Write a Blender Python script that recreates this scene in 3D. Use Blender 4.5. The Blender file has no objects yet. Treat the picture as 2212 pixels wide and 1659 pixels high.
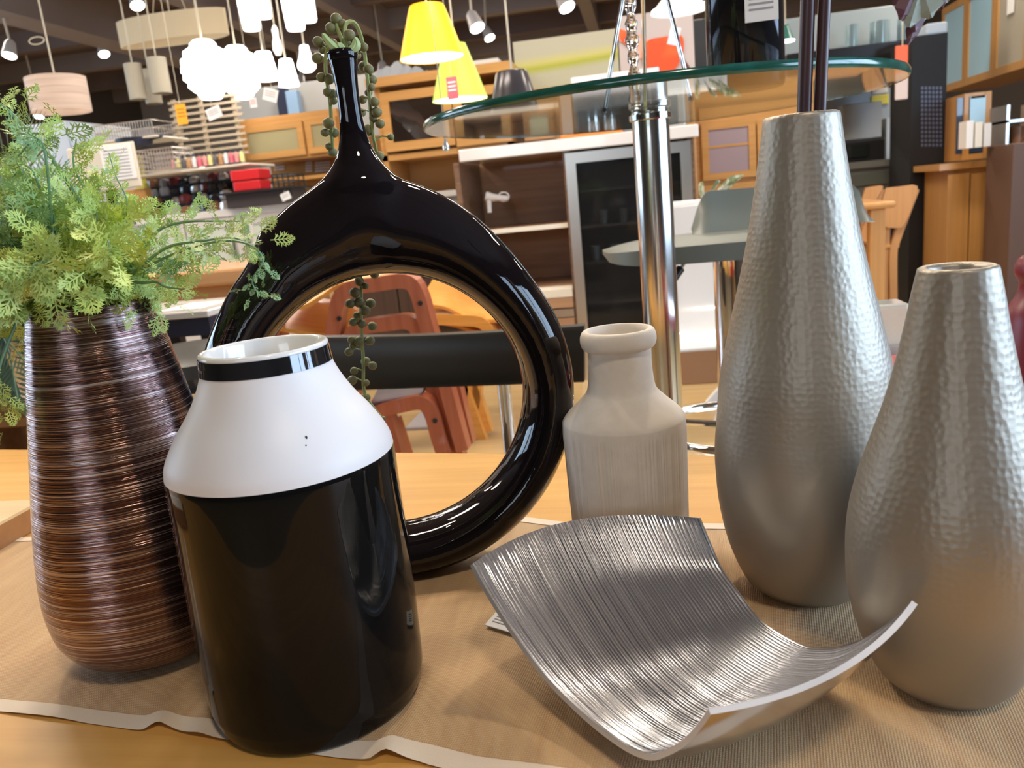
import bpy, bmesh, math, random
from mathutils import Vector, Matrix, noise
random.seed(7)
SC = bpy.context.scene; COL = SC.collection
PI = math.pi
# ------------------------------------------------------------------ camera
F = 1720.0
EYE = Vector((0, 0, .85))
Zc = -Vector((724, -7370, -F)).normalized()
yv = Vector((285, 429.5, -F)); Yc = (yv - Zc*yv.dot(Zc)).normalized(); Xc = Yc.cross(Zc)
R = Matrix((Xc, Yc, Zc))
cd = bpy.data.cameras.new('camera'); cam = bpy.data.objects.new('camera', cd); COL.objects.link(cam)
cam.matrix_world = Matrix.Translation(EYE) @ R.to_4x4()
cd.sensor_width = 36; cd.lens = 36*F/2212; cd.clip_start = .02; cd.clip_end = 60
cd.dof.use_dof = True; cd.dof.focus_distance = .58; cd.dof.aperture_fstop = 14
SC.camera = cam
SC.view_settings.view_transform = 'Standard'; SC.view_settings.look = 'None'
SC.view_settings.gamma = 1; SC.view_settings.use_curve_mapping = False
SC.view_settings.exposure = 0.75
# ------------------------------------------------------------------ world, daylight, ceiling spots and added fill
w = bpy.data.worlds.new('world'); SC.world = w; w.use_nodes = True
w.node_tree.nodes['Background'].inputs[0].default_value = (.75, .85, 1, 1)
w.node_tree.nodes['Background'].inputs[1].default_value = 1.0
def area(name, loc, aim, sx, sy, e, col):
    l = bpy.data.lights.new(name, 'AREA'); l.shape = 'RECTANGLE'; l.size = sx; l.size_y = sy; l.energy = e; l.color = col
    o = bpy.data.objects.new(name, l); COL.objects.link(o); o.location = loc
    o.rotation_euler = (Vector(aim)-Vector(loc)).to_track_quat('-Z', 'Y').to_euler(); return o
def spot(name, loc, aim, e, col, ang=70, size=.03):
    l = bpy.data.lights.new(name, 'SPOT'); l.energy = e; l.color = col; l.spot_size = math.radians(ang); l.spot_blend = .5; l.shadow_soft_size = size
    o = bpy.data.objects.new(name, l); COL.objects.link(o); o.location = loc
    o.rotation_euler = (Vector(aim)-Vector(loc)).to_track_quat('-Z', 'Y').to_euler(); return o
DAY = (.52, .73, 1); WARM = (1, .85, .68)
area('window_light_right', (3.17, .6, 1.45), (0, .6, 1.45), 3.1, 1.7, 95, DAY)
area('window_light_left', (-6.95, 2.6, 1.5), (0, 2.6, 1.5), 4.0, 1.6, 70, DAY)
area('window_light_near', (-1.2, -3.45, 1.7), (-1.2, 0, 1.7), 1.6, 1.0, 12, (.8, .9, 1))
spot('ceiling_spot_a', (.35, 1.9, 2.72), (-.1, .5, .55), 40, WARM, 75, .06)
spot('ceiling_spot_b', (-1.3, 1.5, 2.72), (-.4, .5, .55), 28, WARM, 75, .04)
spot('fill_spot', (.5, -.6, 2.72), (-.1, .6, .6), 40, WARM, 80, .15)  # added fill from the camera side, not a lamp of the shop
for i, (x, y) in enumerate(((-4.2, 3.2), (-2.2, 2.6), (-.2, 3.0), (1.4, 3.4), (-4.8, 5.8), (-2.4, 5.6), (.2, 5.8), (2.2, 5.4), (-1.1, 1.9), (-3.5, 8.8), (0, 8.8))):
    area('ceiling_fill', (x, y, 2.55), (x, y, 0), .9, .25, 20, (1, .88, .74))  # added area lamps that brighten the room; no strip fixtures hang here

# ------------------------------------------------------------------ pixel helpers (photo frame 2212x1659)
def ray(px, py): return R @ Vector((px-1106, 829.5-py, -F))
def at(px, py, X=None, Y=None, Z=None):
    d = ray(px, py)
    t = (X-EYE.x)/d.x if X is not None else (Y-EYE.y)/d.y if Y is not None else (Z-EYE.z)/d.z
    return EYE + d*t
def proj(p):
    c = R.transposed() @ (Vector(p)-EYE); return 1106-c.x/c.z*F, 829.5+c.y/c.z*F, -c.z
def rect(l, t, r, b, Y):
    xm = (l+r)/2; ym = (t+b)/2
    return at(l, ym, Y=Y).x, at(r, ym, Y=Y).x, at(xm, b, Y=Y).z, at(xm, t, Y=Y).z   # x0,x1,z0,z1
TZ = .55     # display table top

# ------------------------------------------------------------------ materials
MATS = {}
def mat(name, col, rough=.5, metal=0, em=0, emc=None, trans=0, alpha=1, coat=0, ior=1.45, noise_c=None, bump=None, sub=0, spec=None):
    """noise_c=(color2, scale(x,y,z), detail, lo, hi); bump=(scale(x,y,z), strength, distance, type)"""
    if name in MATS: return MATS[name]
    m = bpy.data.materials.new(name); m.use_nodes = True; nt = m.node_tree; b = nt.nodes['Principled BSDF']
    b.inputs['Base Color'].default_value = (*col, 1); b.inputs['Roughness'].default_value = rough
    b.inputs['Metallic'].default_value = metal; b.inputs['IOR'].default_value = ior
    b.inputs['Transmission Weight'].default_value = trans; b.inputs['Alpha'].default_value = alpha
    b.inputs['Coat Weight'].default_value = coat; b.inputs['Coat Roughness'].default_value = .04
    if spec is not None: b.inputs['Specular IOR Level'].default_value = spec
    if em: b.inputs['Emission Strength'].default_value = em; b.inputs['Emission Color'].default_value = (*(emc or col), 1)
    L = nt.links.new
    def tex(sc, typ='noise', detail=3):
        tc = nt.nodes.new('ShaderNodeTexCoord'); mp = nt.nodes.new('ShaderNodeMapping'); mp.inputs['Scale'].default_value = sc
        L(tc.outputs['Object'], mp.inputs['Vector'])
        if typ == 'vor':
            t = nt.nodes.new('ShaderNodeTexVoronoi'); t.feature = 'SMOOTH_F1'; t.inputs['Scale'].default_value = 1; t.inputs['Smoothness'].default_value = .35; L(mp.outputs[0], t.inputs['Vector']); return t.outputs['Distance']
        t = nt.nodes.new('ShaderNodeTexNoise'); t.inputs['Scale'].default_value = 1; t.inputs['Detail'].default_value = detail
        L(mp.outputs[0], t.inputs['Vector']); return t.outputs['Fac']
    if noise_c:
        c2, sc, det, lo, hi = noise_c
        rp = nt.nodes.new('ShaderNodeValToRGB'); rp.color_ramp.elements[0].position = lo; rp.color_ramp.elements[1].position = hi
        rp.color_ramp.elements[0].color = (*col, 1); rp.color_ramp.elements[1].color = (*c2, 1)
        L(tex(sc, detail=det), rp.inputs[0]); L(rp.outputs[0], b.inputs['Base Color'])
    if bump:
        sc, st, dist, typ = bump
        bp = nt.nodes.new('ShaderNodeBump'); bp.inputs['Strength'].default_value = st; bp.inputs['Distance'].default_value = dist
        L(tex(sc, typ), bp.inputs['Height']); L(bp.outputs[0], b.inputs['Normal'])
    MATS[name] = m; return m
def wood(name, c1, c2, axis=0, rough=.35, coat=.2, fine=1.0):
    sc = [60*fine, 60*fine, 60*fine]; sc[axis] = 2.2*fine
    return mat(name, c1, rough, coat=coat, noise_c=(c2, sc, 4, .3, .7))
OAK = wood('honey_oak', (.74, .41, .11), (.62, .31, .07), 0, .42, 0)
OAKV = wood('honey_oak_upright', (.62, .33, .10), (.50, .25, .07), 2)
PALE = wood('pale_wood', (.80, .62, .36), (.70, .52, .28))
ORANGE = wood('orange_wood', (.58, .30, .095), (.48, .24, .07), 0)
ORANGEV = wood('orange_wood_upright', (.56, .29, .09), (.46, .23, .065), 2)
REDWOOD = wood('red_stained_wood', (.48, .14, .065), (.38, .10, .045), 2)
PLY = wood('orange_ply', (.80, .36, .08), (.68, .28, .05), 0, .3)
WALNUT = wood('walnut', (.26, .15, .09), (.13, .07, .04), 0, .4)
WALNUTL = wood('light_walnut', (.46, .27, .15), (.36, .20, .11), 0, .4)
DARKW = wood('dark_brown_laminate', (.085, .05, .035), (.06, .035, .025), 2, .4)
WHITE = mat('white_laminate', (.68, .64, .59), .35)
WHITEG = mat('white_gloss', (.72, .69, .65), .15, coat=.5)
CREAM = mat('cream_trim', (.78, .72, .60), .4)
FROST = mat('frosted_glass_panel', (.62, .66, .58), .25)
FROSTB = mat('blue_frosted_glass', (.38, .62, .78), .25)  # also colours the sheet for the hutch's bluish reflection
FROSTY = mat('amber_glass_panel', (.36, .31, .17), .18)
DGLASS = mat('dark_glass', (.018, .022, .02), .06, spec=.6)
ALU = mat('brushed_aluminium', (.62, .60, .56), .3, 1)
CHROME = mat('chrome', (.80, .80, .80), .06, 1)
STEELG = mat('grey_steel', (.30, .32, .31), .3, .4)
BLACKP = mat('black_plastic', (.02, .02, .022), .35)
BLACKL = mat('black_leather', (.022, .020, .016), .38, bump=((400, 400, 400), .15, .001, 'noise'))
GREYL = mat('grey_leather', (.135, .145, .12), .42, bump=((300, 300, 300), .15, .001, 'noise'))
NAVY = mat('dark_navy', (.02, .025, .05), .4)
RED = mat('red_plastic', (.65, .02, .025), .4)
ORG = mat('orange_tag_card', (.95, .42, .03), .6)
PAPER = mat('white_paper', (.85, .84, .82), .7)
INK = mat('grey_ink', (.35, .33, .33), .8)
PINK = mat('pink_red_print', (.85, .13, .16), .7)
YEL = mat('yellow_plastic', (.78, .68, .10), .5)
LAMPW = mat('lit_white_lamp', (1, .98, .95), .5, em=2.6, emc=(1, .97, .93))
LAMPS = mat('lit_spot_lens', (1, 1, 1), .5, em=9, emc=(.95, 1, .97))
LINEN = mat('lit_linen_shade', (.55, .42, .34), .8, em=.14, emc=(.9, .62, .45), noise_c=((.40, .30, .24), (3, 3, 110), 2, .35, .65))
CORD = mat('pale_cord', (.62, .55, .42), .6)
# ------------------------------------------------------------------ mesh helpers
class B:
    def __init__(s): s.v = []; s.f = []
    def add(s, vs, fs):
        n = len(s.v); s.v += [Vector(v) for v in vs]; s.f += [tuple(i+n for i in f) for f in fs]; return s
    def box(s, x0, x1, y0, y1, z0, z1):
        vs = [(x, y, z) for z in (z0, z1) for y in (y0, y1) for x in (x0, x1)]
        return s.add(vs, [(0, 2, 3, 1), (4, 5, 7, 6), (0, 1, 5, 4), (1, 3, 7, 5), (3, 2, 6, 7), (2, 0, 4, 6)])
    def tube(s, pts, r, n=10, caps=True, closed=False):
        pts = [Vector(p) for p in pts]; rs = r if isinstance(r, (list, tuple)) else [r]*len(pts)
        up = Vector((0, 0, 1)); t0 = (pts[1]-pts[0]).normalized()
        if abs(t0.z) > .9: up = Vector((1, 0, 0))
        nr = t0.cross(up).normalized(); vs = []; N = len(pts)
        for i, p in enumerate(pts):
            if closed: t = (pts[(i+1) % N]-pts[i-1]).normalized()
            else: t = (pts[min(i+1, N-1)]-pts[max(i-1, 0)]).normalized()
            nr = (nr - t*nr.dot(t)).normalized(); bn = t.cross(nr)
            for k in range(n):
                a = 2*PI*k/n; vs.append(p + (nr*math.cos(a)+bn*math.sin(a))*rs[i])
        fs = [(i*n+k, i*n+(k+1) % n, (i+1)*n+(k+1) % n, (i+1)*n+k) for i in range(N-1) for k in range(n)]
        if closed: fs += [((N-1)*n+k, (N-1)*n+(k+1) % n, (k+1) % n, k) for k in range(n)]
        elif caps: fs += [tuple(range(n))[::-1], tuple((N-1)*n+k for k in range(n))]
        return s.add(vs, fs)
    def bar(s, pts, wx, wz):      # rectangular section swept along pts in the XZ plane (wx thickness in plane, wz depth in Y)
        pts = [Vector(p) for p in pts]; vs = []; N = len(pts)
        for i, p in enumerate(pts):
            t = (pts[min(i+1, N-1)]-pts[max(i-1, 0)]).normalized(); nr = Vector((-t.z, 0, t.x))
            if nr.length < .01: nr = Vector((1, 0, 0))
            nr.normalize(); Yv = Vector((0, 1, 0))
            for a, b in ((-1, -1), (1, -1), (1, 1), (-1, 1)): vs.append(p+nr*a*wx/2+Yv*b*wz/2)
        fs = [(i*4+k, i*4+(k+1) % 4, (i+1)*4+(k+1) % 4, (i+1)*4+k) for i in range(N-1) for k in range(4)]
        fs += [(3, 2, 1, 0), tuple((N-1)*4+k for k in range(4))]
        return s.add(vs, fs)
    def lathe(s, c, prof, n=48, rfun=None, capb=False, capt=False):   # prof [(r,z)]
        vs = []
        for j, (r, z) in enumerate(prof):
            for k in range(n):
                a = 2*PI*k/n; rr = r if rfun is None else r*rfun(k, z)
                vs.append((c[0]+rr*math.cos(a), c[1]+rr*math.sin(a), c[2]+z))
        fs = [(j*n+k, j*n+(k+1) % n, (j+1)*n+(k+1) % n, (j+1)*n+k) for j in range(len(prof)-1) for k in range(n)]
        if capb: fs.append(tuple(range(n))[::-1])
        if capt: fs.append(tuple((len(prof)-1)*n+k for k in range(n)))
        return s.add(vs, fs)
    def ball(s, c, r, n=12, m=8, sx=1, sy=1, sz=1):
        vs = [(c[0], c[1], c[2]-r*sz)]
        for j in range(1, m):
            a = -PI/2+PI*j/m
            for k in range(n): vs.append((c[0]+r*sx*math.cos(a)*math.cos(2*PI*k/n), c[1]+r*sy*math.cos(a)*math.sin(2*PI*k/n), c[2]+r*sz*math.sin(a)))
        vs.append((c[0], c[1], c[2]+r*sz)); fs = [(0, 1+(k+1) % n, 1+k) for k in range(n)]
        for j in range(m-2): fs += [(1+j*n+k, 1+j*n+(k+1) % n, 1+(j+1)*n+(k+1) % n, 1+(j+1)*n+k) for k in range(n)]
        e = len(vs)-1; fs += [(e, 1+(m-2)*n+k, 1+(m-2)*n+(k+1) % n) for k in range(n)]
        return s.add(vs, fs)
    def prism(s, poly, d):        # poly: list of 3D points (front), d: extrusion vector
        n = len(poly); vs = [Vector(p) for p in poly]+[Vector(p)+Vector(d) for p in poly]
        return s.add(vs, [tuple(range(n))[::-1], tuple(range(n, 2*n))]+[(k, (k+1) % n, n+(k+1) % n, n+k) for k in range(n)])
ROOT = {}
def obj(name, b, m, parent=None, org=None, smooth=False, bevel=0, auto=True):
    o0 = Vector(org) if org is not None else (ROOT[parent.name] if parent is not None else Vector((0, 0, 0)))
    me = bpy.data.meshes.new(name); me.from_pydata([v-o0 for v in b.v], [], b.f)
    bm = bmesh.new(); bm.from_mesh(me); bmesh.ops.recalc_face_normals(bm, faces=bm.faces); bm.to_mesh(me); bm.free()
    me.materials.append(m); o = bpy.data.objects.new(name, me); COL.objects.link(o)
    if parent is not None: o.parent = parent
    else: o.location = o0
    ROOT[o.name] = o0
    if smooth:
        for p in me.polygons: p.use_smooth = True
        if auto: me.set_sharp_from_angle(angle=math.radians(40))
    if bevel:
        md = o.modifiers.new('bevel', 'BEVEL'); md.width = bevel; md.segments = 2; md.limit_method = 'ANGLE'
    return o
def tag(o, label, cat=None, group=None, kind=None):
    o['label'] = label
    if cat: o['category'] = cat
    if group: o['group'] = group
    if kind: o['kind'] = kind
    return o
def thing(name, loc, label, cat, group=None):
    o = bpy.data.objects.new(name, None); COL.objects.link(o); o.location = loc; o.empty_display_size = .05
    ROOT[o.name] = Vector(loc); return tag(o, label, cat, group)
def struct(name, b, m, **k):
    o = obj(name, b, m, **k); o['kind'] = 'structure'; return o
def dup(root, loc, label=None, rz=None):
    r = root.copy(); COL.objects.link(r); r.location = loc
    if rz is not None: r.rotation_euler.z = rz
    if label: r['label'] = label
    def rec(a, b):
        for ch in [c for c in bpy.data.objects if c.parent == a]:
            c = ch.copy(); COL.objects.link(c); c.parent = b; rec(ch, c)
    rec(root, r); return r
def fbox(l, t, r, b, Y, depth):
    x0, x1, z0, z1 = rect(l, t, r, b, Y); return B().box(x0, x1, Y, Y+depth, z0, z1)
def simple(name, l, t, r, b, Y, depth, m, label, cat, group=None, bevel=.004, kind=None, zb=None):
    x0, x1, z0, z1 = rect(l, t, r, b, Y)
    if zb is not None: z0 = zb
    o = obj(name, B().box(x0, x1, Y, Y+depth, z0, z1), m, org=((x0+x1)/2, Y+depth/2, z0), bevel=bevel)
    return tag(o, label, cat, group, kind)
def smoothpts(pts, n=6):           # Catmull-Rom
    pts = [Vector(p) for p in pts]; out = []
    P = [pts[0]*2-pts[1]]+pts+[pts[-1]*2-pts[-2]]
    for i in range(1, len(P)-2):
        for k in range(n):
            t = k/n; a, b, c, d = P[i-1], P[i], P[i+1], P[i+2]
            out.append(.5*((2*b)+(c-a)*t+(2*a-5*b+4*c-d)*t*t+(3*b-a-3*c+d)*t**3))
    out.append(pts[-1]); return out

# ================================================================== SETTING
FLOORM = wood('floor_laminate', (.60, .42, .20), (.50, .34, .15), 0, .3, .3, .5)
CEILM = mat('dark_ceiling', (.14, .10, .092), .8, noise_c=((.20, .15, .13), (1, 14, 1), 2, .4, .6))
BEAMM = mat('grey_beam', (.30, .25, .23), .6)
WALLM = mat('pale_grey_wall', (.45, .43, .40), .8)
WALLD = mat('dark_wall', (.10, .085, .075), .8)
struct('floor', B().box(-7, 3.2, -3.5, 11, -.1, 0), FLOORM)
struct('ceiling', B().box(-7, 3.2, -3.5, 11, 2.8, 2.9), CEILM)
struct('wall_far', B().box(-7, 3.2, 11, 11.1, 0, 2.8), WALLM)
def wall_x(name, x0, x1, y0, y1, wy0, wy1, wz0, wz1):
    b = B().box(x0, x1, y0, wy0, 0, 2.8).box(x0, x1, wy1, y1, 0, 2.8).box(x0, x1, wy0, wy1, 0, wz0).box(x0, x1, wy0, wy1, wz1, 2.8)
    return struct(name, b, WALLD)
wall_x('wall_right', 3.2, 3.3, -3.5, 11, -.95, 2.15, .6, 2.3)
wall_x('wall_left', -7.1, -7, -3.5, 11, .6, 4.6, .7, 2.3)
struct('wall_near', B().box(-7, -2, -3.6, -3.5, 0, 2.8).box(-.4, 3.2, -3.6, -3.5, 0, 2.8).box(-2, -.4, -3.6, -3.5, 0, 1.2).box(-2, -.4, -3.6, -3.5, 2.2, 2.8), WALLD)
fr = B()
for y in (-.95, .05, 1.1, 2.1): fr.box(3.1, 3.16, y, y+.05, .6, 2.3)
fr.box(3.1, 3.16, -.95, 2.15, .6, .65).box(3.1, 3.16, -.95, 2.15, 2.25, 2.3); struct('window_1', fr, BLACKP)
fr = B()
for y in (.6, 1.9, 3.2, 4.55): fr.box(-6.93, -6.88, y, y+.05, .7, 2.3)
fr.box(-6.93, -6.88, .6, 4.6, .7, .75).box(-6.93, -6.88, .6, 4.6, 2.25, 2.3); struct('window_2', fr, BLACKP)
fr = B()
for x in (-2, -1.22, -.45): fr.box(x, x+.05, -3.42, -3.38, 1.2, 2.2)
fr.box(-2, -.4, -3.42, -3.38, 1.2, 1.25).box(-2, -.4, -3.42, -3.38, 2.15, 2.2); struct('window_3', fr, BLACKP)
# beams running away from the camera under the ceiling, and cross members
def beam(px, py, zb, wdt, h, n, m=BEAMM):
    p = at(px, py, Z=zb); struct('trim_%d' % n, B().box(p.x-wdt/2, p.x+wdt/2, 3.0, 11, zb, zb+h), m)
beam(100, 62, 2.45, .26, .35, 1); beam(760, 48, 2.5, .10, .30, 2); beam(1270, 30, 2.55, .12, .25, 3)
beam(400, 12, 2.5, .14, .3, 4)
for i, y in enumerate((7.2, 8.3, 9.4, 10.4)): struct('trim_%d' % (5+i), B().box(-7, 3.2, y, y+.12, 2.62, 2.8), BEAMM if i % 2 else CEILM)

# ================================================================== DISPLAY TABLE
ta = math.atan2(1.04-.883, -1.01-.06); tdir = Vector((.985, -.145, 0)).normalized(); tn = Vector((-tdir.y, tdir.x, 0))   # along back edge, away from camera
TB0 = Vector((-.301, .925, 0))
def tp(a, d, z=0): return TB0 + tdir*a - tn*d + Vector((0, 0, z))    # a along edge (right), d toward the camera
t = thing('display_table', tp(-.1, .4, 0), 'honey coloured wooden table in front holding the vases', 'table')
obj('tabletop', B().prism([tp(-.95, 0, TZ-.035), tp(1.15, 0, TZ-.035), tp(1.15, .86, TZ-.035), tp(-.95, .86, TZ-.035)], (0, 0, .035)), OAK, t, bevel=.003)
for a, d in ((-.88, .06), (1.08, .06), (-.88, .80), (1.08, .80)):
    obj('leg', B().prism([tp(a-.03, d-.03), tp(a+.03, d-.03), tp(a+.03, d+.03), tp(a-.03, d+.03)], (0, 0, TZ-.035)), OAKV, t)
# pale board on the left of the table
p0, p1 = at(-60, 1225, Z=TZ), at(105, 1128, Z=TZ); dd = (p1-p0).normalized(); nn = Vector((-dd.y, dd.x, 0))
bo = [p0-dd*.25, p1+dd*.0, p1+nn*.10, p0-dd*.25+nn*.14]
for q in bo: q.z = TZ+.0005
t = thing('wooden_board', bo[0], 'pale wooden board with brown front edge lying at the left of the table', 'board')
obj('board_top', B().prism([q+Vector((0, 0, .024)) for q in bo], (0, 0, .003)), PALE, t)
obj('board_edge', B().prism(bo, (0, 0, .024)), wood('brown_edge', (.42, .20, .08), (.34, .16, .06)), t)
# runner: woven cloth with front hem and a few ripples
hemf = [(-420, 1490), (0, 1540), (120, 1555), (250, 1574), (310, 1583), (345, 1572), (420, 1594), (560, 1616), (700, 1636), (800, 1649), (835, 1636), (900, 1648), (1020, 1680), (1400, 1740), (2000, 1800), (2600, 1850)]
front = [at(x, y, Z=TZ) for x, y in hemf]
back = [at(x, y, Z=TZ) for x, y in ((-420, 1175), (0, 1165), (300, 1150), (700, 1130), (1000, 1124), (1130, 1118), (1230, 1131), (1400, 1131), (1560, 1133), (1900, 1137), (2300, 1140), (2700, 1145))]
def resamp(pts, n):
    L = [0]
    for i in range(1, len(pts)): L.append(L[-1]+(pts[i]-pts[i-1]).length)
    out = []; j = 0
    for k in range(n):
        d = L[-1]*k/(n-1)
        while j < len(L)-2 and L[j+1] < d: j += 1
        out.append(pts[j].lerp(pts[j+1], (d-L[j])/(L[j+1]-L[j]) if L[j+1] > L[j] else 0))
    return out
NU, NV = 260, 60
fp, bk = resamp(front, NU), resamp(back, NU)
def cloth(v0, v1, nv, dz=0):
    b = B(); vs = []
    for j in range(nv):
        v = v0+(v1-v0)*j/(nv-1)
        for i in range(NU):
            p = fp[i].lerp(bk[i], v)
            h = .0010*max(0, noise.noise(Vector((p.x*16, p.y*9, 1)))+.1)
            edge = math.exp(-v*14)
            px = proj(p)[0]
            h += edge*(.0035*math.exp(-((px-345)/32)**2)+.0035*math.exp(-((px-835)/34)**2)+.0012*max(0, math.sin(px*.017)))
            h += .0022*math.exp(-((px-430-v*330)/26)**2)*math.exp(-v*3.2)
            vs.append((p.x, p.y, TZ+.0006+h+dz))
    fs = [(j*NU+i, j*NU+i+1, (j+1)*NU+i+1, (j+1)*NU+i) for j in range(nv-1) for i in range(NU-1)]
    return b.add(vs, fs)
mc = bpy.data.materials.new('woven_tan_cloth'); mc.use_nodes = True; nt = mc.node_tree; bs = nt.nodes['Principled BSDF']; Lk = nt.links.new
bs.inputs['Roughness'].default_value = .55; bs.inputs['Sheen Weight'].default_value = .3
tc = nt.nodes.new('ShaderNodeTexCoord'); facs = []
for rot in (8.5, 98.5):
    mp = nt.nodes.new('ShaderNodeMapping'); mp.inputs['Rotation'].default_value = (0, 0, math.radians(rot)); Lk(tc.outputs['Object'], mp.inputs[0])
    wv = nt.nodes.new('ShaderNodeTexWave'); wv.inputs['Scale'].default_value = 205; wv.inputs['Distortion'].default_value = .6; wv.inputs['Detail Scale'].default_value = .1; Lk(mp.outputs[0], wv.inputs[0]); facs.append(wv.outputs['Fac'])
ad = nt.nodes.new('ShaderNodeMath'); ad.operation = 'MULTIPLY'; Lk(facs[0], ad.inputs[0]); Lk(facs[1], ad.inputs[1])
mp = nt.nodes.new('ShaderNodeMapping'); mp.inputs['Rotation'].default_value = (0, 0, math.radians(8.5)); mp.inputs['Scale'].default_value = (90, 9, 1); Lk(tc.outputs['Object'], mp.inputs[0])
nz = nt.nodes.new('ShaderNodeTexNoise'); nz.inputs['Scale'].default_value = 1; nz.inputs['Detail'].default_value = 4; Lk(mp.outputs[0], nz.inputs[0])
rp = nt.nodes.new('ShaderNodeValToRGB'); rp.color_ramp.elements[0].color = (.60, .34, .13, 1); rp.color_ramp.elements[1].color = (.74, .48, .21, 1); rp.color_ramp.elements[0].position = .35; rp.color_ramp.elements[1].position = .65; Lk(nz.outputs['Fac'], rp.inputs[0])
mx = nt.nodes.new('ShaderNodeMix'); mx.data_type = 'RGBA'; mx.blend_type = 'MIX'; Lk(ad.outputs[0], mx.inputs['Factor']); Lk(rp.outputs[0], mx.inputs['A']); mx.inputs['B'].default_value = (.80, .58, .34, 1); Lk(mx.outputs['Result'], bs.inputs['Base Color'])
bp = nt.nodes.new('ShaderNodeBump'); bp.inputs['Strength'].default_value = .8; bp.inputs['Distance'].default_value = .0007; Lk(ad.outputs[0], bp.inputs['Height']); Lk(bp.outputs[0], bs.inputs['Normal'])
bs.inputs['Alpha'].default_value = .82
t = thing('table_runner', (-.1, .45, TZ), 'sheer tan woven runner with pale hem spread under the vases', 'table runner')
obj('cloth', cloth(.02, 1, NV), mc, t, smooth=True)
obj('hem', cloth(0, .045, 5, .0005), mat('cloth_hem', (.78, .66, .52), .7, bump=((900, 900, 900), .3, .0005, 'noise')), t, smooth=True)
obj('hem', cloth(.965, 1, 5, .0005), mat('cloth_hem', (.78, .66, .52), .7), t, smooth=True)

# ================================================================== VASES
def prof_from(base, obs):
    """obs: (pixel y on the axis, half width px) -> [(r, z)] above the base"""
    out = []
    for py, hw in obs:
        lo, hi = 0, .8
        for _ in range(40):
            m_ = (lo+hi)/2; x, y, d = proj(base+Vector((0, 0, m_)))
            if y > py: lo = m_
            else: hi = m_
        out.append((hw*d/F, lo))
    return out
def sprof(pr, n=5):
    q = smoothpts([Vector((r, 0, z)) for r, z in pr], n); return [(max(v.x, .0005), v.z) for v in q]

# --- bronze striated vase
bz = at(352, 1385, Z=TZ+.0015)
pb = prof_from(bz, [(1385, 100), (1372, 140), (1350, 170), (1310, 195), (1240, 205), (1150, 200), (1050, 187), (950, 172), (850, 157), (750, 141), (700, 132), (656, 124)])
pb[0] = (pb[0][0], 0)
mb = bpy.data.materials.new('striated_bronze_glaze'); mb.use_nodes = True; nt = mb.node_tree; bs = nt.nodes['Principled BSDF']; Lk = nt.links.new
tc = nt.nodes.new('ShaderNodeTexCoord')
def nz1(sc, det):
    mp = nt.nodes.new('ShaderNodeMapping'); mp.inputs['Scale'].default_value = sc; Lk(tc.outputs['Object'], mp.inputs[0])
    n_ = nt.nodes.new('ShaderNodeTexNoise'); n_.inputs['Scale'].default_value = 1; n_.inputs['Detail'].default_value = det; Lk(mp.outputs[0], n_.inputs[0]); return n_.outputs['Fac']
fine = nz1((6, 6, 1450), 2); big = nz1((7, 7, 330), 3)
rp = nt.nodes.new('ShaderNodeValToRGB'); rp.color_ramp.elements[0].position = .50; rp.color_ramp.elements[1].position = .64
sm = nt.nodes.new('ShaderNodeMath'); sm.operation = 'MULTIPLY_ADD'; sm.inputs[1].default_value = .34; Lk(big, sm.inputs[0])
hf = nt.nodes.new('ShaderNodeMath'); hf.operation = 'MULTIPLY'; hf.inputs[1].default_value = .68; Lk(fine, hf.inputs[0]); Lk(hf.outputs[0], sm.inputs[2]); Lk(sm.outputs[0], rp.inputs[0])
mx = nt.nodes.new('ShaderNodeMix'); mx.data_type = 'RGBA'; Lk(rp.outputs[0], mx.inputs['Factor']); mx.inputs['A'].default_value = (.17, .095, .088, 1); mx.inputs['B'].default_value = (.58, .47, .45, 1); Lk(mx.outputs['Result'], bs.inputs['Base Color'])
mr = nt.nodes.new('ShaderNodeMapRange'); mr.inputs['To Min'].default_value = .10; mr.inputs['To Max'].default_value = .34; Lk(rp.outputs[0], mr.inputs['Value']); Lk(mr.outputs[0], bs.inputs['Roughness'])
bs.inputs['Metallic'].default_value = .95
bp = nt.nodes.new('ShaderNodeBump'); bp.inputs['Strength'].default_value = .8; bp.inputs['Distance'].default_value = .0010; Lk(sm.outputs[0], bp.inputs['Height']); Lk(bp.outputs[0], bs.inputs['Normal'])
t = thing('bronze_vase', bz, 'tall bronze vase with fine horizontal ridges, filled with green fern', 'vase')
so = sprof(pb); rt, zt = so[-1]
obj('body', B().lathe(bz, so+[(rt-.001, zt+.0012), (rt-.003, zt), (rt-.004, zt-.03), (rt-.002, zt-.12)], 96, capb=True), mb, t, smooth=True, auto=False)
BRTOP = bz+Vector((0, 0, zt))

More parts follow.
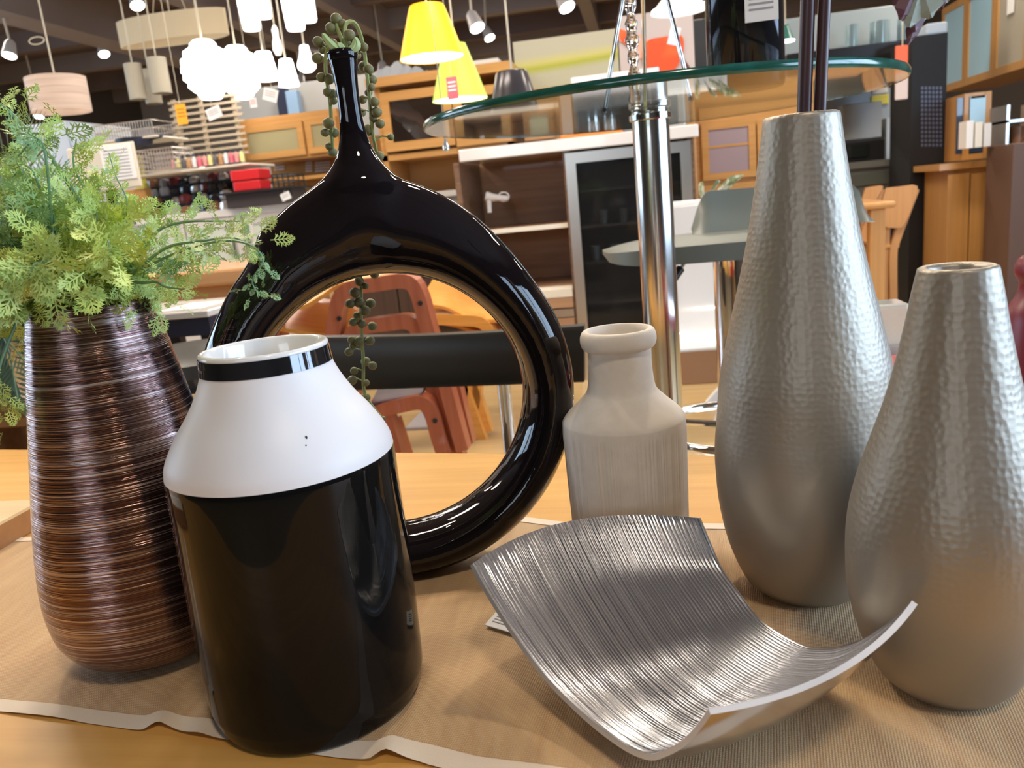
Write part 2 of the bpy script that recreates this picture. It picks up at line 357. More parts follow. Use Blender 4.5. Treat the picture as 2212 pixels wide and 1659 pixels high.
# --- black and white vase
bw = at(695, 1490, Z=TZ+.0015)
ob = [(1490, 200), (1486, 212), (1460, 222), (1434, 226), (1322, 232), (1202, 236), (1082, 238), (1010, 240), (985, 239)]
wh = [(985, 239), (957, 233), (912, 208), (868, 176), (832, 155), (805, 143), (790, 139)]
bd = [(790, 139), (768, 137), (756, 136)]
pa = prof_from(bw, ob+wh[1:]+bd[1:]); pa[0] = (pa[0][0], 0); S5 = 5
full = sprof(pa, S5); i1 = (len(ob)-1)*S5; i2 = (len(ob)+len(wh)-2)*S5
t = thing('black_and_white_vase', bw, 'white shouldered vase with glossy black body and shiny neck band', 'vase')
GBLACK = mat('black_gloss_glaze', (.005, .005, .005), .035, spec=.24)
obj('black_body', B().lathe(bw, full[:i1+1], 128, capb=True), GBLACK, t, smooth=True, auto=False)
obj('white_shoulder', B().lathe(bw, full[i1:i2+1], 128), mat('matt_white_ceramic', (.82, .80, .80), .45), t, smooth=True, auto=False)
obj('neck_band', B().lathe(bw, [(r+.0004, z) for r, z in full[i2:]], 128), mat('dark_mirror_band', (.10, .10, .11), .05, .9), t, smooth=True, auto=False)
r_, z_ = full[-1]
obj('rim', B().lathe(bw, [(r_, z_), (r_+.0002, z_+.0012), (r_-.0008, z_+.0026), (r_-.0026, z_+.0026), (r_-.0036, z_+.001), (r_-.004, z_-.03), (r_-.002, z_-.045), (r_+.02, z_-.08), (r_+.024, z_-.2)], 128), mat('white_glaze', (.85, .83, .80), .15, coat=.5), t, smooth=True, auto=False)
mk = bw+Vector((0, 0, 0)); d0 = ray(662, 952).normalized()
# small chip mark on the white shoulder
cz = [p for p in full[i1:i2+1]]
for px, py, s in ((662, 946, 3), (661, 962, 2)):
    dr = ray(px, py); best = None
    for k in range(400):
        q = EYE+dr*(.00015+.0000006*k*1.2) if False else None
    # march the ray to the surface of revolution
    tt = .25
    dn = dr.normalized(); tt = .25
    while tt < .7:
        q = EYE+dn*tt; zz = q.z-bw.z; rr = math.hypot(q.x-bw.x, q.y-bw.y)
        R0 = None
        for (ra, za), (rb, zb) in zip(cz[:-1], cz[1:]):
            if za <= zz <= zb: R0 = ra+(rb-ra)*(zz-za)/(zb-za+1e-9)
        if R0 and rr <= R0: break
        tt += .0003
    obj('chip_mark', B().ball(q, .0007*s/3, 8, 6, 1, 1, 2.0 if s == 3 else 1), BLACKP, t, smooth=True)

# --- ring vase with neck
rg = at(890, 1232, Z=TZ)
vdir = Vector((rg.x, rg.y, 0)).normalized(); rx = Vector((vdir.y, -vdir.x, 0))      # rx to the right, vdir away
def rpt(x, y, z): return rg+rx*x+vdir*y+Vector((0, 0, z))
dep = proj(rg)[2]
def zfor(px, py):   # height on ring axis plane at pixel
    dr = ray(px, py); k = (rg-EYE).dot(vdir)/dr.dot(vdir); q = EYE+dr*k; return (q-rg).dot(rx), q.z-rg.z
xl, zl = zfor(420, 830); xr, zr = zfor(1234, 800); hx1, hz1 = zfor(1128, 790); hxt, hzt = zfor(785, 503)
RO = (xr-xl)/2; cx = (xr+xl)/2; RI = .272/.41*RO; czr = RO*1.0
print('RING', RO, cx, hzt-czr, hx1-cx, zfor(740, 118))
RI = (hx1-cx)
ringb = B(); NT, NS = 200, 28; vs = []
OUT = []
for px, py in ((551, 509), (571, 489), (600, 462), (619, 443), (660, 414), (683, 397), (704, 377), (716, 360), (724, 345), (771, 330), (816, 345), (834, 365), (853, 380), (890, 392), (930, 405), (968, 425), (1006, 448), (1060, 489)):
    x, z = zfor(px, py); OUT.append((math.atan2(z-czr, x-cx), math.hypot(x-cx, z-czr)))
OUT.sort()
def rout(a):
    if a > PI: a -= 2*PI
    if a <= OUT[0][0]-.12 or a >= OUT[-1][0]+.12: return RO
    P_ = [(OUT[0][0]-.12, RO)]+OUT+[(OUT[-1][0]+.12, RO)]
    for (a0, r0), (a1, r1) in zip(P_[:-1], P_[1:]):
        if a0 <= a <= a1: return max(RO, r0+(r1-r0)*(a-a0)/(a1-a0))
    return RO
for i in range(NT):
    a = 2*PI*i/NT
    sg_ = .012+.17*min(1, max(0, abs(a-1.75)-.32)/.35); ro = sum(rout(a+sg_*q)*(1-abs(q)/2.6) for q in (-2, -1.5, -1, -.5, 0, .5, 1, 1.5, 2))/sum(1-abs(q)/2.6 for q in (-2, -1.5, -1, -.5, 0, .5, 1, 1.5, 2)) if .05 < a < 3.4 else RO; ext = min(1, max(0, (ro-RO)/.018))
    zi = RI*(1-.05*max(0, math.sin(a))); ep = .38+.75*ext
    for j in range(NS):
        s = 2*PI*j/NS; cs, sn = math.cos(s), math.sin(s)
        # cs<0 : outer half, cs>0 : hole half
        if cs < 0: q_ = .46+.54*abs(cs)**(.85+.35*ext)
        else: q_ = .46-.46*cs**1.05
        rad = zi+(ro-zi)*q_
        hd = .036*math.copysign(abs(sn)**(.85+.2*ext), sn)
        vs.append(rpt(cx+rad*math.cos(a), hd*(1-.25*max(0, -cs)), czr+rad*math.sin(a)))
fs = [(i*NS+j, i*NS+(j+1) % NS, ((i+1) % NT)*NS+(j+1) % NS, ((i+1) % NT)*NS+j) for i in range(NT) for j in range(NS)]
ringb.add(vs, fs)
neck = [(118, 33), (128, 31), (150, 28), (190, 25), (230, 24.5), (270, 27), (300, 32), (325, 40), (345, 49), (362, 60), (380, 75), (400, 88), (425, 95)]
pn = []
for py, hw in neck:
    ax = 740+(py-118)*.134; x, z = zfor(ax, py); xa, _ = zfor(ax-hw, py); xb, _ = zfor(ax+hw, py); pn.append((z, (xa+xb)/2, (xb-xa)/2))
pn = [v for v in smoothpts([Vector(p) for p in pn], 4)]
NN = 40; vs = []
for z, xc, hw in pn:
    dp = min(hw, .0315) if z < czr+RO*1.0 else hw
    dp = min(hw*.97, .028)
    for j in range(NN):
        s = 2*PI*j/NN; e = .85
        vs.append(rpt(xc+hw*math.copysign(abs(math.cos(s))**e, math.cos(s)), dp*math.copysign(abs(math.sin(s))**e, math.sin(s)), z))
fs = [(i*NN+j, i*NN+(j+1) % NN, (i+1)*NN+(j+1) % NN, (i+1)*NN+j) for i in range(len(pn)-1) for j in range(NN)]
fs += [tuple(range(NN)), tuple((len(pn)-1)*NN+k for k in range(NN))[::-1]]
# trim the shoulder block by the hole: the hole cutter is a cylinder
nb = B().add(vs, fs)
t = thing('ring_vase', rg, 'glossy black ring shaped vase with slender neck and open round centre', 'vase')
PURBLK = mat('black_purple_glaze', (.007, .005, .006), .03, spec=.42)
o1 = obj('ring_body', ringb, PURBLK, t, smooth=True, auto=False)
o2 = obj('cutneck', nb, PURBLK, t); vs = []
cyl = B()
for y in (-.2, .2):
    for k in range(128):
        a = 2*PI*k/128; rr = RI*(1-.05*max(0, math.sin(a)))+.0015; cyl.v.append(rpt(cx+rr*math.cos(a), y, czr+rr*math.sin(a)))
cyl.f = [tuple(range(128)), tuple(range(128, 256))]+[(k, (k+1) % 128, 128+(k+1) % 128, 128+k) for k in range(128)]
o3 = obj('cutter', cyl, PURBLK, t)
def apply_mods(o):
    dg = bpy.context.evaluated_depsgraph_get(); me = bpy.data.meshes.new_from_object(o.evaluated_get(dg)); o.modifiers.clear(); o.data = me
md = o2.modifiers.new('b', 'BOOLEAN'); md.operation = 'DIFFERENCE'; md.object = o3; md.solver = 'EXACT'; apply_mods(o2)
md = o1.modifiers.new('b', 'BOOLEAN'); md.operation = 'UNION'; md.object = o2; md.solver = 'EXACT'
md = o1.modifiers.new('r', 'REMESH'); md.mode = 'VOXEL'; md.voxel_size = .0016; md.use_smooth_shade = True
md = o1.modifiers.new('s', 'SMOOTH'); md.factor = .5; md.iterations = 9
apply_mods(o1)
vg = o1.vertex_groups.new(name='shoulder'); zsh0 = pn[-1][0]+rg.z-ROOT[t.name].z
for v in o1.data.vertices:
    wgt = max(0, 1-abs(v.co.z-(zsh0+.008))/.034)
    if wgt > 0: vg.add([v.index], min(1, wgt*1.6), 'REPLACE')
md = o1.modifiers.new('s2', 'SMOOTH'); md.factor = .5; md.iterations = 90; md.vertex_group = 'shoulder'; apply_mods(o1)
for q in (o2, o3): bpy.data.objects.remove(q)
for p in o1.data.polygons: p.use_smooth = True
z, xc, hw = pn[0]; nm = rpt(xc, 0, z)
obj('mouth', B().lathe(nm, [(hw*.95, -.004), (hw*1.02, -.001), (hw*1.02, .0016), (hw*.95, .003), (hw*.80, .0025), (hw*.76, -.001), (hw*.70, -.03)], 40), PURBLK, t, smooth=True, auto=False)
MOUTH = nm
# --- white ribbed bottle vase
wb = at(1366, 1200, Z=TZ+.0015)
pw = prof_from(wb, [(1200, 118), (1196, 122), (1120, 123.5), (1040, 127), (960, 130), (912, 132), (898, 130), (884, 118), (865, 97), (850, 82), (838, 74), (815, 70), (780, 68), (752, 67)])
pw[0] = (pw[0][0], 0)
rnd = [random.uniform(-1, 1) for _ in range(420)]
zsh = prof_from(wb, [(925, 100)])[0][1]
def rib(k, z): return 1+(.011*rnd[k] if z < zsh else (.011*rnd[k]*max(0, 1-(z-zsh)/.004)))
spw = []
for k in range(len(pw)-1):
    n_ = 6
    for i in range(n_):
        spw.append((pw[k][0]+(pw[k+1][0]-pw[k][0])*i/n_, pw[k][1]+(pw[k+1][1]-pw[k][1])*i/n_))
spw.append(pw[-1]); spw = sprof(pw, 6)
t = thing('bottle_vase', wb, 'small off-white bottle vase with scratched vertical ribs and rolled lip', 'vase')
MWH = mat('chalky_white_ceramic', (.76, .69, .60), .75, noise_c=((.70, .63, .54), (60, 60, 60), 3, .35, .65), bump=((700, 700, 700), .12, .0006, 'noise'))
obj('body', B().lathe(wb, spw, 420, rfun=rib, capb=True), MWH, t, smooth=True, auto=False)
rr, zz = spw[-1]; k_ = 82/67.
lip = [(rr, zz)]+[(rr*1.0+(rr*k_-rr)*math.sin(PI*i/12)**.7 if 0 < i < 12 else rr, zz+.0155*(1-math.cos(PI*i/12))/2*1.0) for i in range(1, 12)]
lip += [(rr*1.02, zz+.0155), (rr*.97, zz+.0150), (rr*.93, zz+.011), (rr*.88, zz-.03), (rr*.9, zz-.06)]
obj('lip', B().lathe(wb, lip, 96), MWH, t, smooth=True, auto=False)

# --- hammered silver vases
def silver(name, base, obs, label, dimz):
    m = bpy.data.materials.new(name+'_metal'); m.use_nodes = True; nt = m.node_tree; bs = nt.nodes['Principled BSDF']; Lk = nt.links.new
    bs.inputs['Base Color'].default_value = (.35, .315, .26, 1); bs.inputs['Metallic'].default_value = .64; bs.inputs['Roughness'].default_value = .46
    tc = nt.nodes.new('ShaderNodeTexCoord')
    v = nt.nodes.new('ShaderNodeTexVoronoi'); v.feature = 'SMOOTH_F1'; v.inputs['Scale'].default_value = 260; v.inputs['Smoothness'].default_value = .5; v.inputs['Randomness'].default_value = .55; Lk(tc.outputs['Object'], v.inputs['Vector'])
    sp = nt.nodes.new('ShaderNodeSeparateXYZ'); Lk(tc.outputs['Object'], sp.inputs[0])
    mr = nt.nodes.new('ShaderNodeMapRange'); mr.inputs['From Min'].default_value = dimz*.25; mr.inputs['From Max'].default_value = dimz*.6; Lk(sp.outputs['Z'], mr.inputs['Value'])
    ml = nt.nodes.new('ShaderNodeMath'); ml.operation = 'MULTIPLY'; Lk(v.outputs['Distance'], ml.inputs[0]); Lk(mr.outputs[0], ml.inputs[1])
    bp = nt.nodes.new('ShaderNodeBump'); bp.inputs['Strength'].default_value = .36; bp.inputs['Distance'].default_value = .0011; Lk(ml.outputs[0], bp.inputs['Height']); Lk(bp.outputs[0], bs.inputs['Normal'])
    p = prof_from(base, obs); p[0] = (p[0][0], 0); s_ = sprof(p); r, z = s_[-1]
    t = thing(name, base, label, 'vase')
    obj('body', B().lathe(base, s_+[(r-.0004, z+.0014), (r-.002, z+.0022), (r-.0045, z+.0018), (r-.006, z), (r-.006, z-.03), (r-.004, z-.1)], 128, capb=True), m, t, smooth=True, auto=False)
    return t, base+Vector((0, 0, z)), r
tl = at(1743, 1262, Z=TZ+.0015)
_, tltop, tlr = silver('silver_vase', tl, [(1262, 97), (1256, 108), (1230, 134), (1160, 164), (1080, 182), (1000, 189), (950, 189), (900, 185), (800, 176), (700, 156), (600, 134), (520, 118), (430, 103), (330, 89), (255, 80)], 'tall teardrop silver vase with hammered dimples and two dark sticks', .30)
st_ = at(2041, 1466, Z=TZ+.0015)
silver('silver_vase', st_, [(1466, 106), (1460, 116), (1430, 145), (1360, 178), (1280, 200), (1200, 207), (1120, 205), (1040, 190), (960, 166), (870, 138), (800, 121), (700, 101), (640, 91), (583, 80)], 'shorter teardrop silver vase with hammered surface standing empty at the right', .2)
STK = mat('dark_purple_stick', (.06, .03, .035), .35)
for (bx, tx, off, lb) in ((1737, 1750, -.012, 'left one of two dark straight sticks standing in the tall silver vase'), (1771, 1787, .010, 'right one of two dark straight sticks standing in the tall silver vase')):
    a = tltop+Vector((off, .006, -.19)); q = at(bx, 240, Y=tltop.y+.002); d = at(tx, -140, Y=tltop.y-.005)
    a = q+(q-d).normalized()*.17
    o = obj('wooden_stick', B().tube([a, q, d, d+(d-q)*.6],   .0046 if bx < 1750 else .0039, 12), STK, org=a, smooth=True); tag(o, lb, 'stick', 'dark sticks in the tall silver vase')
# maroon vase at the right edge of the table
mv = at(2243, 1130, Z=TZ+.003)
t = tag(obj('maroon_vase', B().lathe(mv, sprof(prof_from(mv, [(1130, 85), (1080, 115), (1000, 128), (900, 118), (800, 103), (720, 93), (670, 84), (635, 66), (610, 62), (585, 72), (560, 68), (545, 50), (536, 20)])), 64, capb=True, capt=True), mat('maroon_glaze', (.16, .012, .02), .35), org=mv, smooth=True, auto=False), 'dark maroon gourd shaped vase cut off by the right edge', 'vase')

# --- curved aluminium bowl
near = [(1021, 1217), (1054, 1278), (1110, 1366), (1178, 1457), (1257, 1537), (1337, 1600), (1397, 1628), (1436, 1620), (1476, 1597), (1512, 1557), (1530, 1530)]
far = [(1510, 1119), (1532, 1171), (1556, 1223), (1596, 1278), (1635, 1330), (1680, 1366), (1738, 1395), (1780, 1399), (1821, 1395), (1863, 1380), (1904, 1355), (1946, 1324), (1970, 1297)]
def planar(pts, za, zb):
    p0 = at(*pts[0], Z=TZ+za); p1 = at(*pts[-1], Z=TZ+zb); d = p1-p0; n = Vector((d.y, -d.x, 0)); out = []
    for px in pts:
        dr = ray(*px); out.append(EYE+dr*(n.dot(p0-EYE)/n.dot(dr)))
    return smoothpts(out, 5)
BU, BV = 61, 761
cn = resamp(planar(near, .075, .070), BU); cf = resamp(planar(far, .075, .088), BU)
MAB = at(1236, 1141, Z=TZ+.066); MDC = at(1800, 1470, Z=TZ+.066)
mid = []
zmin = min((cn[i].z+cf[i].z)/2 for i in range(BU))
for i in range(BU):
    u = i/(BU-1); a = (cn[i]+cf[i])/2
    off = (MAB-(cn[0]+cf[0])/2)*(1-u)**2.2+(MDC-(cn[-1]+cf[-1])/2)*u**2.2
    off.z += (TZ+.0035-zmin)*math.sin(PI*u)**1.0*1.0
    mid.append(a+off)
zm = min(p.z for p in mid)
for p in mid: p.z += (TZ+.0045-zm)*.999
def bs_pt(i, v):      # v 0..1 near->far
    return cn[i]*(2*(v-.5)*(v-1))+mid[i]*(-4*v*(v-1))+cf[i]*(2*v*(v-.5))
rh = []; x_ = 0
random.seed(3); ribs = []
while x_ < 1: wd = random.uniform(.0105, .0175); ribs.append((x_, wd, random.uniform(.5, 1))); x_ += wd
def ribh(v, u):
    v = min(max(v+.0012*math.sin(u*6+v*9), 0), .9999)
    for a, wd, h in ribs:
        if a <= v < a+wd: return h*math.sin(PI*(v-a)/wd)
    return 0
top = []; bot = []
for j in range(BV):
    v = j/(BV-1)
    for i in range(BU):
        p = bs_pt(i, v); du = bs_pt(min(i+1, BU-1), v)-bs_pt(max(i-1, 0), v); dv = bs_pt(i, min(v+.01, 1))-bs_pt(i, max(v-.01, 0))
        n = du.cross(dv).normalized()
        if n.z < 0: n = -n
        e = min(1, v*40, (1-v)*40, i/1.5, (BU-1-i)/1.5)
        top.append(p+n*(.0011*e*ribh(v, i/(BU-1))*(1+.35*noise.noise(p*260)))); bot.append(p-n*.0030)
inner = B().add(top, [(j*BU+i, j*BU+i+1, (j+1)*BU+i+1, (j+1)*BU+i) for j in range(BV-1) for i in range(BU-1)])
outer = B().add(bot, [(j*BU+i, (j+1)*BU+i, (j+1)*BU+i+1, j*BU+i+1) for j in range(BV-1) for i in range(BU-1)])
loop = [i for i in range(BU)]+[j*BU+BU-1 for j in range(1, BV)]+[(BV-1)*BU+i for i in range(BU-2, -1, -1)]+[j*BU for j in range(BV-2, 0, -1)]
rim = B(); n = len(loop); rim.add([top[k] for k in loop]+[bot[k] for k in loop], [(k, (k+1) % n, n+(k+1) % n, n+k) for k in range(n)])
bc = bs_pt(BU//2, .5); bc = Vector((bc.x, bc.y, TZ))
t = thing('metal_bowl', bc, 'curved square silver metal bowl with ribbed inside in the front', 'bowl')
obj('ribbed_inside', inner, mat('ribbed_aluminium', (.56, .57, .60), .24, .93, bump=((500, 500, 500), .12, .0004, 'noise')), t, smooth=True, auto=False)
obj('smooth_outside', outer, mat('polished_aluminium', (.60, .56, .53), .14, 1), t, smooth=True, auto=False)
obj('rim', rim, mat('satin_rim', (.72, .72, .73), .45, .6), t, smooth=True, auto=True)
# price tag half under the bowl
q = [at(x, y, Z=TZ+.003) for x, y in ((1047, 1351), (1078, 1316), (1150, 1340), (1120, 1372))]
t = thing('price_tag', q[0], 'white price tag lying on the runner behind the metal bowl', 'price tag')
obj('card', B().prism(q, (0, 0, .0006)), PAPER, t)
for k in range(4):
    a = q[0].lerp(q[1], .25+.15*k)+Vector((0, 0, .0008)); e_ = q[3].lerp(q[2], .25+.15*k)+Vector((0, 0, .0008))
    a, e_ = a.lerp(e_, .12), a.lerp(e_, .7); w_ = (q[1]-q[0])*.05
    obj('print_line', B().prism([a, e_, e_+w_, a+w_], (0, 0, .0001)), INK, t)

# ================================================================== BERRY GARLAND
BER = [(726, 41, 13), (715, 61, 13), (687, 90, 12), (718, 95, 12), (685, 126, 12), (697, 108, 9), (755, 76, 13), (786, 102, 10), (787, 145, 14), (796, 150, 12), (803, 172, 12), (802, 188, 9), (694, 167, 11), (711, 171, 12), (708, 199, 11), (719, 203, 11), (809, 220, 11), (814, 242, 12), (821, 267, 11), (796, 281, 13), (844, 296, 8), (710, 266, 13), (721, 286, 12), (702, 286, 10), (711, 316, 9), (719, 329, 11), (819, 337, 11), (781, 243, 10), (720, 218, 9), (783, 215, 10),
 (740, 52, 11), (748, 90, 10), (772, 120, 9), (796, 200, 9), (806, 255, 9),
 (756, 534, 12), (785, 542, 12), (768, 557, 13), (808, 579, 9), (756, 589, 12), (790, 584, 9), (809, 593, 10), (776, 608, 11), (789, 618, 8), (766, 632, 12), (756, 656, 11), (775, 653, 12), (800, 656, 12), (789, 671, 12), (770, 681, 8), (763, 696, 10), (782, 700, 10), (804, 705, 11), (759, 734, 9), (776, 737, 12), (799, 736, 11), (762, 747, 8), (754, 760, 10), (790, 781, 11), (805, 790, 10), (765, 801, 9), (761, 821, 11), (791, 827, 8), (790, 859, 11), (827, 905, 7)]
BERM = mat('dusty_green_berry', (.16, .19, .06), .55, noise_c=((.20, .13, .09), (60, 60, 60), 2, .45, .62))
STEMM = mat('olive_stem', (.30, .34, .12), .6)
def rgat(px, py, off):       # point on the vertical plane of the ring vase, shifted away by off
    dr = ray(px, py); k = ((rg-EYE).dot(vdir)+off)/dr.dot(vdir); return EYE+dr*k
t = thing('berry_garland', rgat(790, 880, .045), 'trailing green berry garland draped over the neck of the black ring vase', 'garland')
sL = [(745, 112, -.005), (728, 95, .005), (706, 110, .014), (704, 160, .016), (712, 210, .018), (716, 270, .022), (718, 330, .035)]
sR = [(748, 112, -.003), (745, 60, .0), (757, 46, .002), (772, 58, .006), (785, 100, .014), (793, 160, .016), (800, 230, .018), (805, 290, .022), (812, 335, .034), (805, 420, .05), (785, 500, .055), (778, 560, .055), (780, 640, .052), (780, 700, .05), (785, 780, .05), (788, 850, .05), (822, 900, .05)]
sC = [(750, 112, 0), (732, 70, .003), (726, 45, .004)]
stems = [[rgat(*q) for q in s] for s in (sL, sR, sC)]
for s in stems: obj('stem', B().tube(smoothpts(s, 6), .0015, 6), STEMM, t, smooth=True)
allp = [(p, s) for s in stems for p in smoothpts(s, 10)]
unit = B().ball((0, 0, 0), 1, 14, 9); base_me = None; rootloc = ROOT[t.name]
pts2 = [(proj(p), p) for p, s in allp]
random.seed(5)
for px, py, r in BER:
    (sx, sy, sd), sp_ = min(pts2, key=lambda q: (q[0][0]-px)**2+(q[0][1]-py)**2)
    off = (sp_-rg).dot(vdir)+random.uniform(-.004, .004)
    if py < 350 and 742 < px < 790 and py > 115: off += .01
    c = rgat(px, py, off); rad = r*proj(c)[2]/F*.98
    if base_me is None:
        o = obj('berry', unit, BERM, t, org=(0, 0, 0), smooth=True, auto=False); base_me = o.data
    else:
        o = bpy.data.objects.new('berry', base_me); COL.objects.link(o); o.parent = t
    o.location = c-rootloc; o.scale = (rad, rad, rad*.95)
    if (c-sp_).length > .004: obj('twig', B().tube([sp_, sp_.lerp(c, .5)+Vector((0, 0, .002)), c], .0007, 5), STEMM, t, smooth=True)
LG = mat('pale_green_leaf', (.42, .55, .25), .5)
for pts in ([(748, 113), (728, 106), (712, 92), (696, 72)], [(748, 113), (758, 108), (765, 100), (768, 84)], [(742, 112), (738, 105), (734, 98), (732, 92)], [(752, 112), (768, 104), (772, 96), (766, 80)]):
    a = [rgat(x, y, -.006) for x, y in pts]; obj('leaf', B().tube(smoothpts(a, 4), [.0018+.0012*math.sin(PI*k/12*.9+.3) if k < 12 else .0006 for k in range(13)], 6), LG, t, smooth=True)

# ================================================================== FERN in the bronze vase
random.seed(11)
FG = [mat('yellow_green_leaf', (.62, .70, .16), .5, noise_c=((.45, .60, .16), (50, 50, 50), 2, .35, .65)),
      mat('mid_green_leaf', (.42, .58, .17), .5, noise_c=((.55, .66, .20), (50, 50, 50), 2, .35, .65)),
      mat('blue_green_leaf', (.27, .46, .21), .5, noise_c=((.40, .56, .22), (50, 50, 50), 2, .4, .6))]
FST = mat('green_stem', (.17, .32, .18), .5)
def leaflet(b, p, d, size):
    d = d.normalized(); side = d.cross(Vector((random.uniform(-1, 1), random.uniform(-1, 1), random.uniform(-1, 1)))).normalized(); nrm = d.cross(side)
    b.add([p-side*size*.02, p+side*size*.02, p+d*size*.75+side*size*.015, p+d*size*.75-side*size*.015], [(0, 1, 2, 3)])
    for k, (f, an, ln) in enumerate(((.15, .9, .30), (.30, .85, .40), (.45, .8, .40), (.60, .7, .34), (.72, .6, .26), (.78, 0, .26))):
        for sg in ((-1, 1) if an else (1,)):
            q = p+d*size*f; dd = (d*math.cos(an)+side*sg*math.sin(an)+nrm*random.uniform(-.35, .35)).normalized(); ss = dd.cross(nrm).normalized()
            L_ = size*ln; w_ = size*.034
            b.add([q-ss*w_*.3, q+dd*L_*.55-ss*w_, q+dd*L_, q+dd*L_*.55+ss*w_, q+ss*w_*.3], [(0, 1, 3, 4), (1, 2, 3)])
            for s2 in (-1, 1):
                q2 = q+dd*L_*.5; d3 = (dd*.75+ss*s2*.7).normalized(); L3 = L_*.48; w3 = w_*.75; s3 = d3.cross(nrm).normalized()
                b.add([q2, q2+d3*L3*.5-s3*w3, q2+d3*L3, q2+d3*L3*.5+s3*w3], [(0, 1, 2, 3)])
ft = thing('artificial_fern', BRTOP+Vector((0, 0, -.1)), 'feathery light green fern stems spilling out of the bronze vase', 'plant')
def sprig(pts, m, nodes, size, per=3, r=.0016, start=.2):
    P3 = smoothpts(pts, 8); st = obj('stem', B().tube(P3, [r*(1-.75*i/(len(P3)-1)) for i in range(len(P3))], 6), FST, ft, smooth=True)
    b = B(); N = len(P3)-1
    for k in range(nodes):
        f = start+(1-start)*k/(nodes-1); i = min(int(f*N), N-1); p = P3[i].lerp(P3[i+1], f*N-i); tg = (P3[i+1]-P3[i]).normalized()
        for j in range(per):
            rv = Vector((random.gauss(0, 1), random.gauss(0, 1)*.8, random.gauss(0, 1))).normalized(); sd = (rv-tg*rv.dot(tg)).normalized()
            dd = tg*random.uniform(.3, 1.0)+sd*.9
            leaflet(b, p, dd, size*random.uniform(.6, 1.15)*(1.1-.5*f))
            if j == 0: leaflet(b, p+dd.normalized()*size*.6, dd+Vector((random.uniform(-.5, .5), random.uniform(-.5, .5), random.uniform(-.3, .6))), size*.7)
    ROOT[st.name] = ROOT[ft.name]; lf = obj('leaves', b, m, st)
    return st
m0 = BRTOP+Vector((0, 0, -.09))
def S(pxs, m, nodes, size, **k):
    pts = [m0+Vector((random.uniform(-.015, .015), random.uniform(-.015, .015), 0)), BRTOP+Vector(((pxs[0][0]-200)*.00012, random.uniform(-.015, .01), .003))]
    pts += [at(x, y, Y=BRTOP.y+dy) for x, y, dy in pxs]
    sprig(pts, m, nodes, size, **k)
S([(290, 590, -.02), (360, 535, -.03), (440, 520, -.04), (510, 515, -.05), (555, 545, -.06)], FG[1], 13, .020, per=2, start=.3)
S([(548, 560, -.065), (570, 590, -.065), (545, 620, -.065), (562, 645, -.06)][0:1] and [(330, 570, -.02), (450, 525, -.045), (530, 525, -.06), (568, 560, -.065), (545, 605, -.065), (560, 640, -.065)], FG[2], 14, .011, per=1, start=.5, r=.0012)
S([(300, 590, 0), (370, 565, .01), (420, 545, .02), (450, 540, .03)], FG[2], 10, .022, per=2)
S([(320, 610, -.02), (360, 620, -.03), (400, 625, -.04)], FG[1], 8, .022, per=3)
S([(300, 560, 0), (340, 500, 0), (400, 480, 0), (480, 478, 0), (520, 478, 0)], FG[1], 14, .018, per=2, start=.35)
S([(240, 560, 0), (215, 490, 0), (170, 430, 0), (110, 340, 0), (30, 250, 0), (-20, 210, 0)], FG[1], 16, .024, per=3, r=.003, start=.35)
S([(260, 520, .01), (275, 440, .01), (250, 380, .01), (235, 330, .01)], FG[2], 7, .012, per=1, start=.45, r=.001)
S([(230, 520, .0), (200, 440, 0), (160, 360, 0), (165, 300, 0)], FG[0], 10, .022, per=2)
for i in range(24):
    ex = random.uniform(-60, 290); ey = random.uniform(430, 640) if ex > 60 else random.uniform(300, 640)
    dy = random.uniform(-.09, .06)
    mx_ = 200+(ex-200)*.45; my_ = 640+(ey-640)*.55-25
    S([(mx_, my_, dy*.5), (ex, ey, dy), (ex+(ex-200)*.15, ey+random.uniform(0, 40), dy*1.1)], FG[(i*7) % 3], 14, random.uniform(.026, .036), per=4)
for i in range(11):
    ex = random.uniform(-40, 130); ey = random.uniform(300, 700); dy = random.uniform(-.06, .05)
    S([(120, 560 if ey < 600 else 620, dy*.5), (ex+20, ey, dy), (ex-40, ey+30, dy)], FG[i % 3], 13, .028, per=3)
for i in range(8):
    ex = random.uniform(230, 350); ey = random.uniform(500, 640); dy = random.uniform(-.04, .04)
    S([(250, 600, dy*.5), (ex, ey, dy), (ex+25, ey+15, dy)], FG[(i+1) % 3], 10, .022, per=3)
S([(90, 640, -.03), (20, 700, -.05), (-40, 740, -.05)], FG[0], 12, .024, per=2)
S([(60, 660, -.03), (0, 790, -.05), (0, 870, -.05), (-10, 900, -.05)], FG[0], 12, .018, per=1, start=.6)

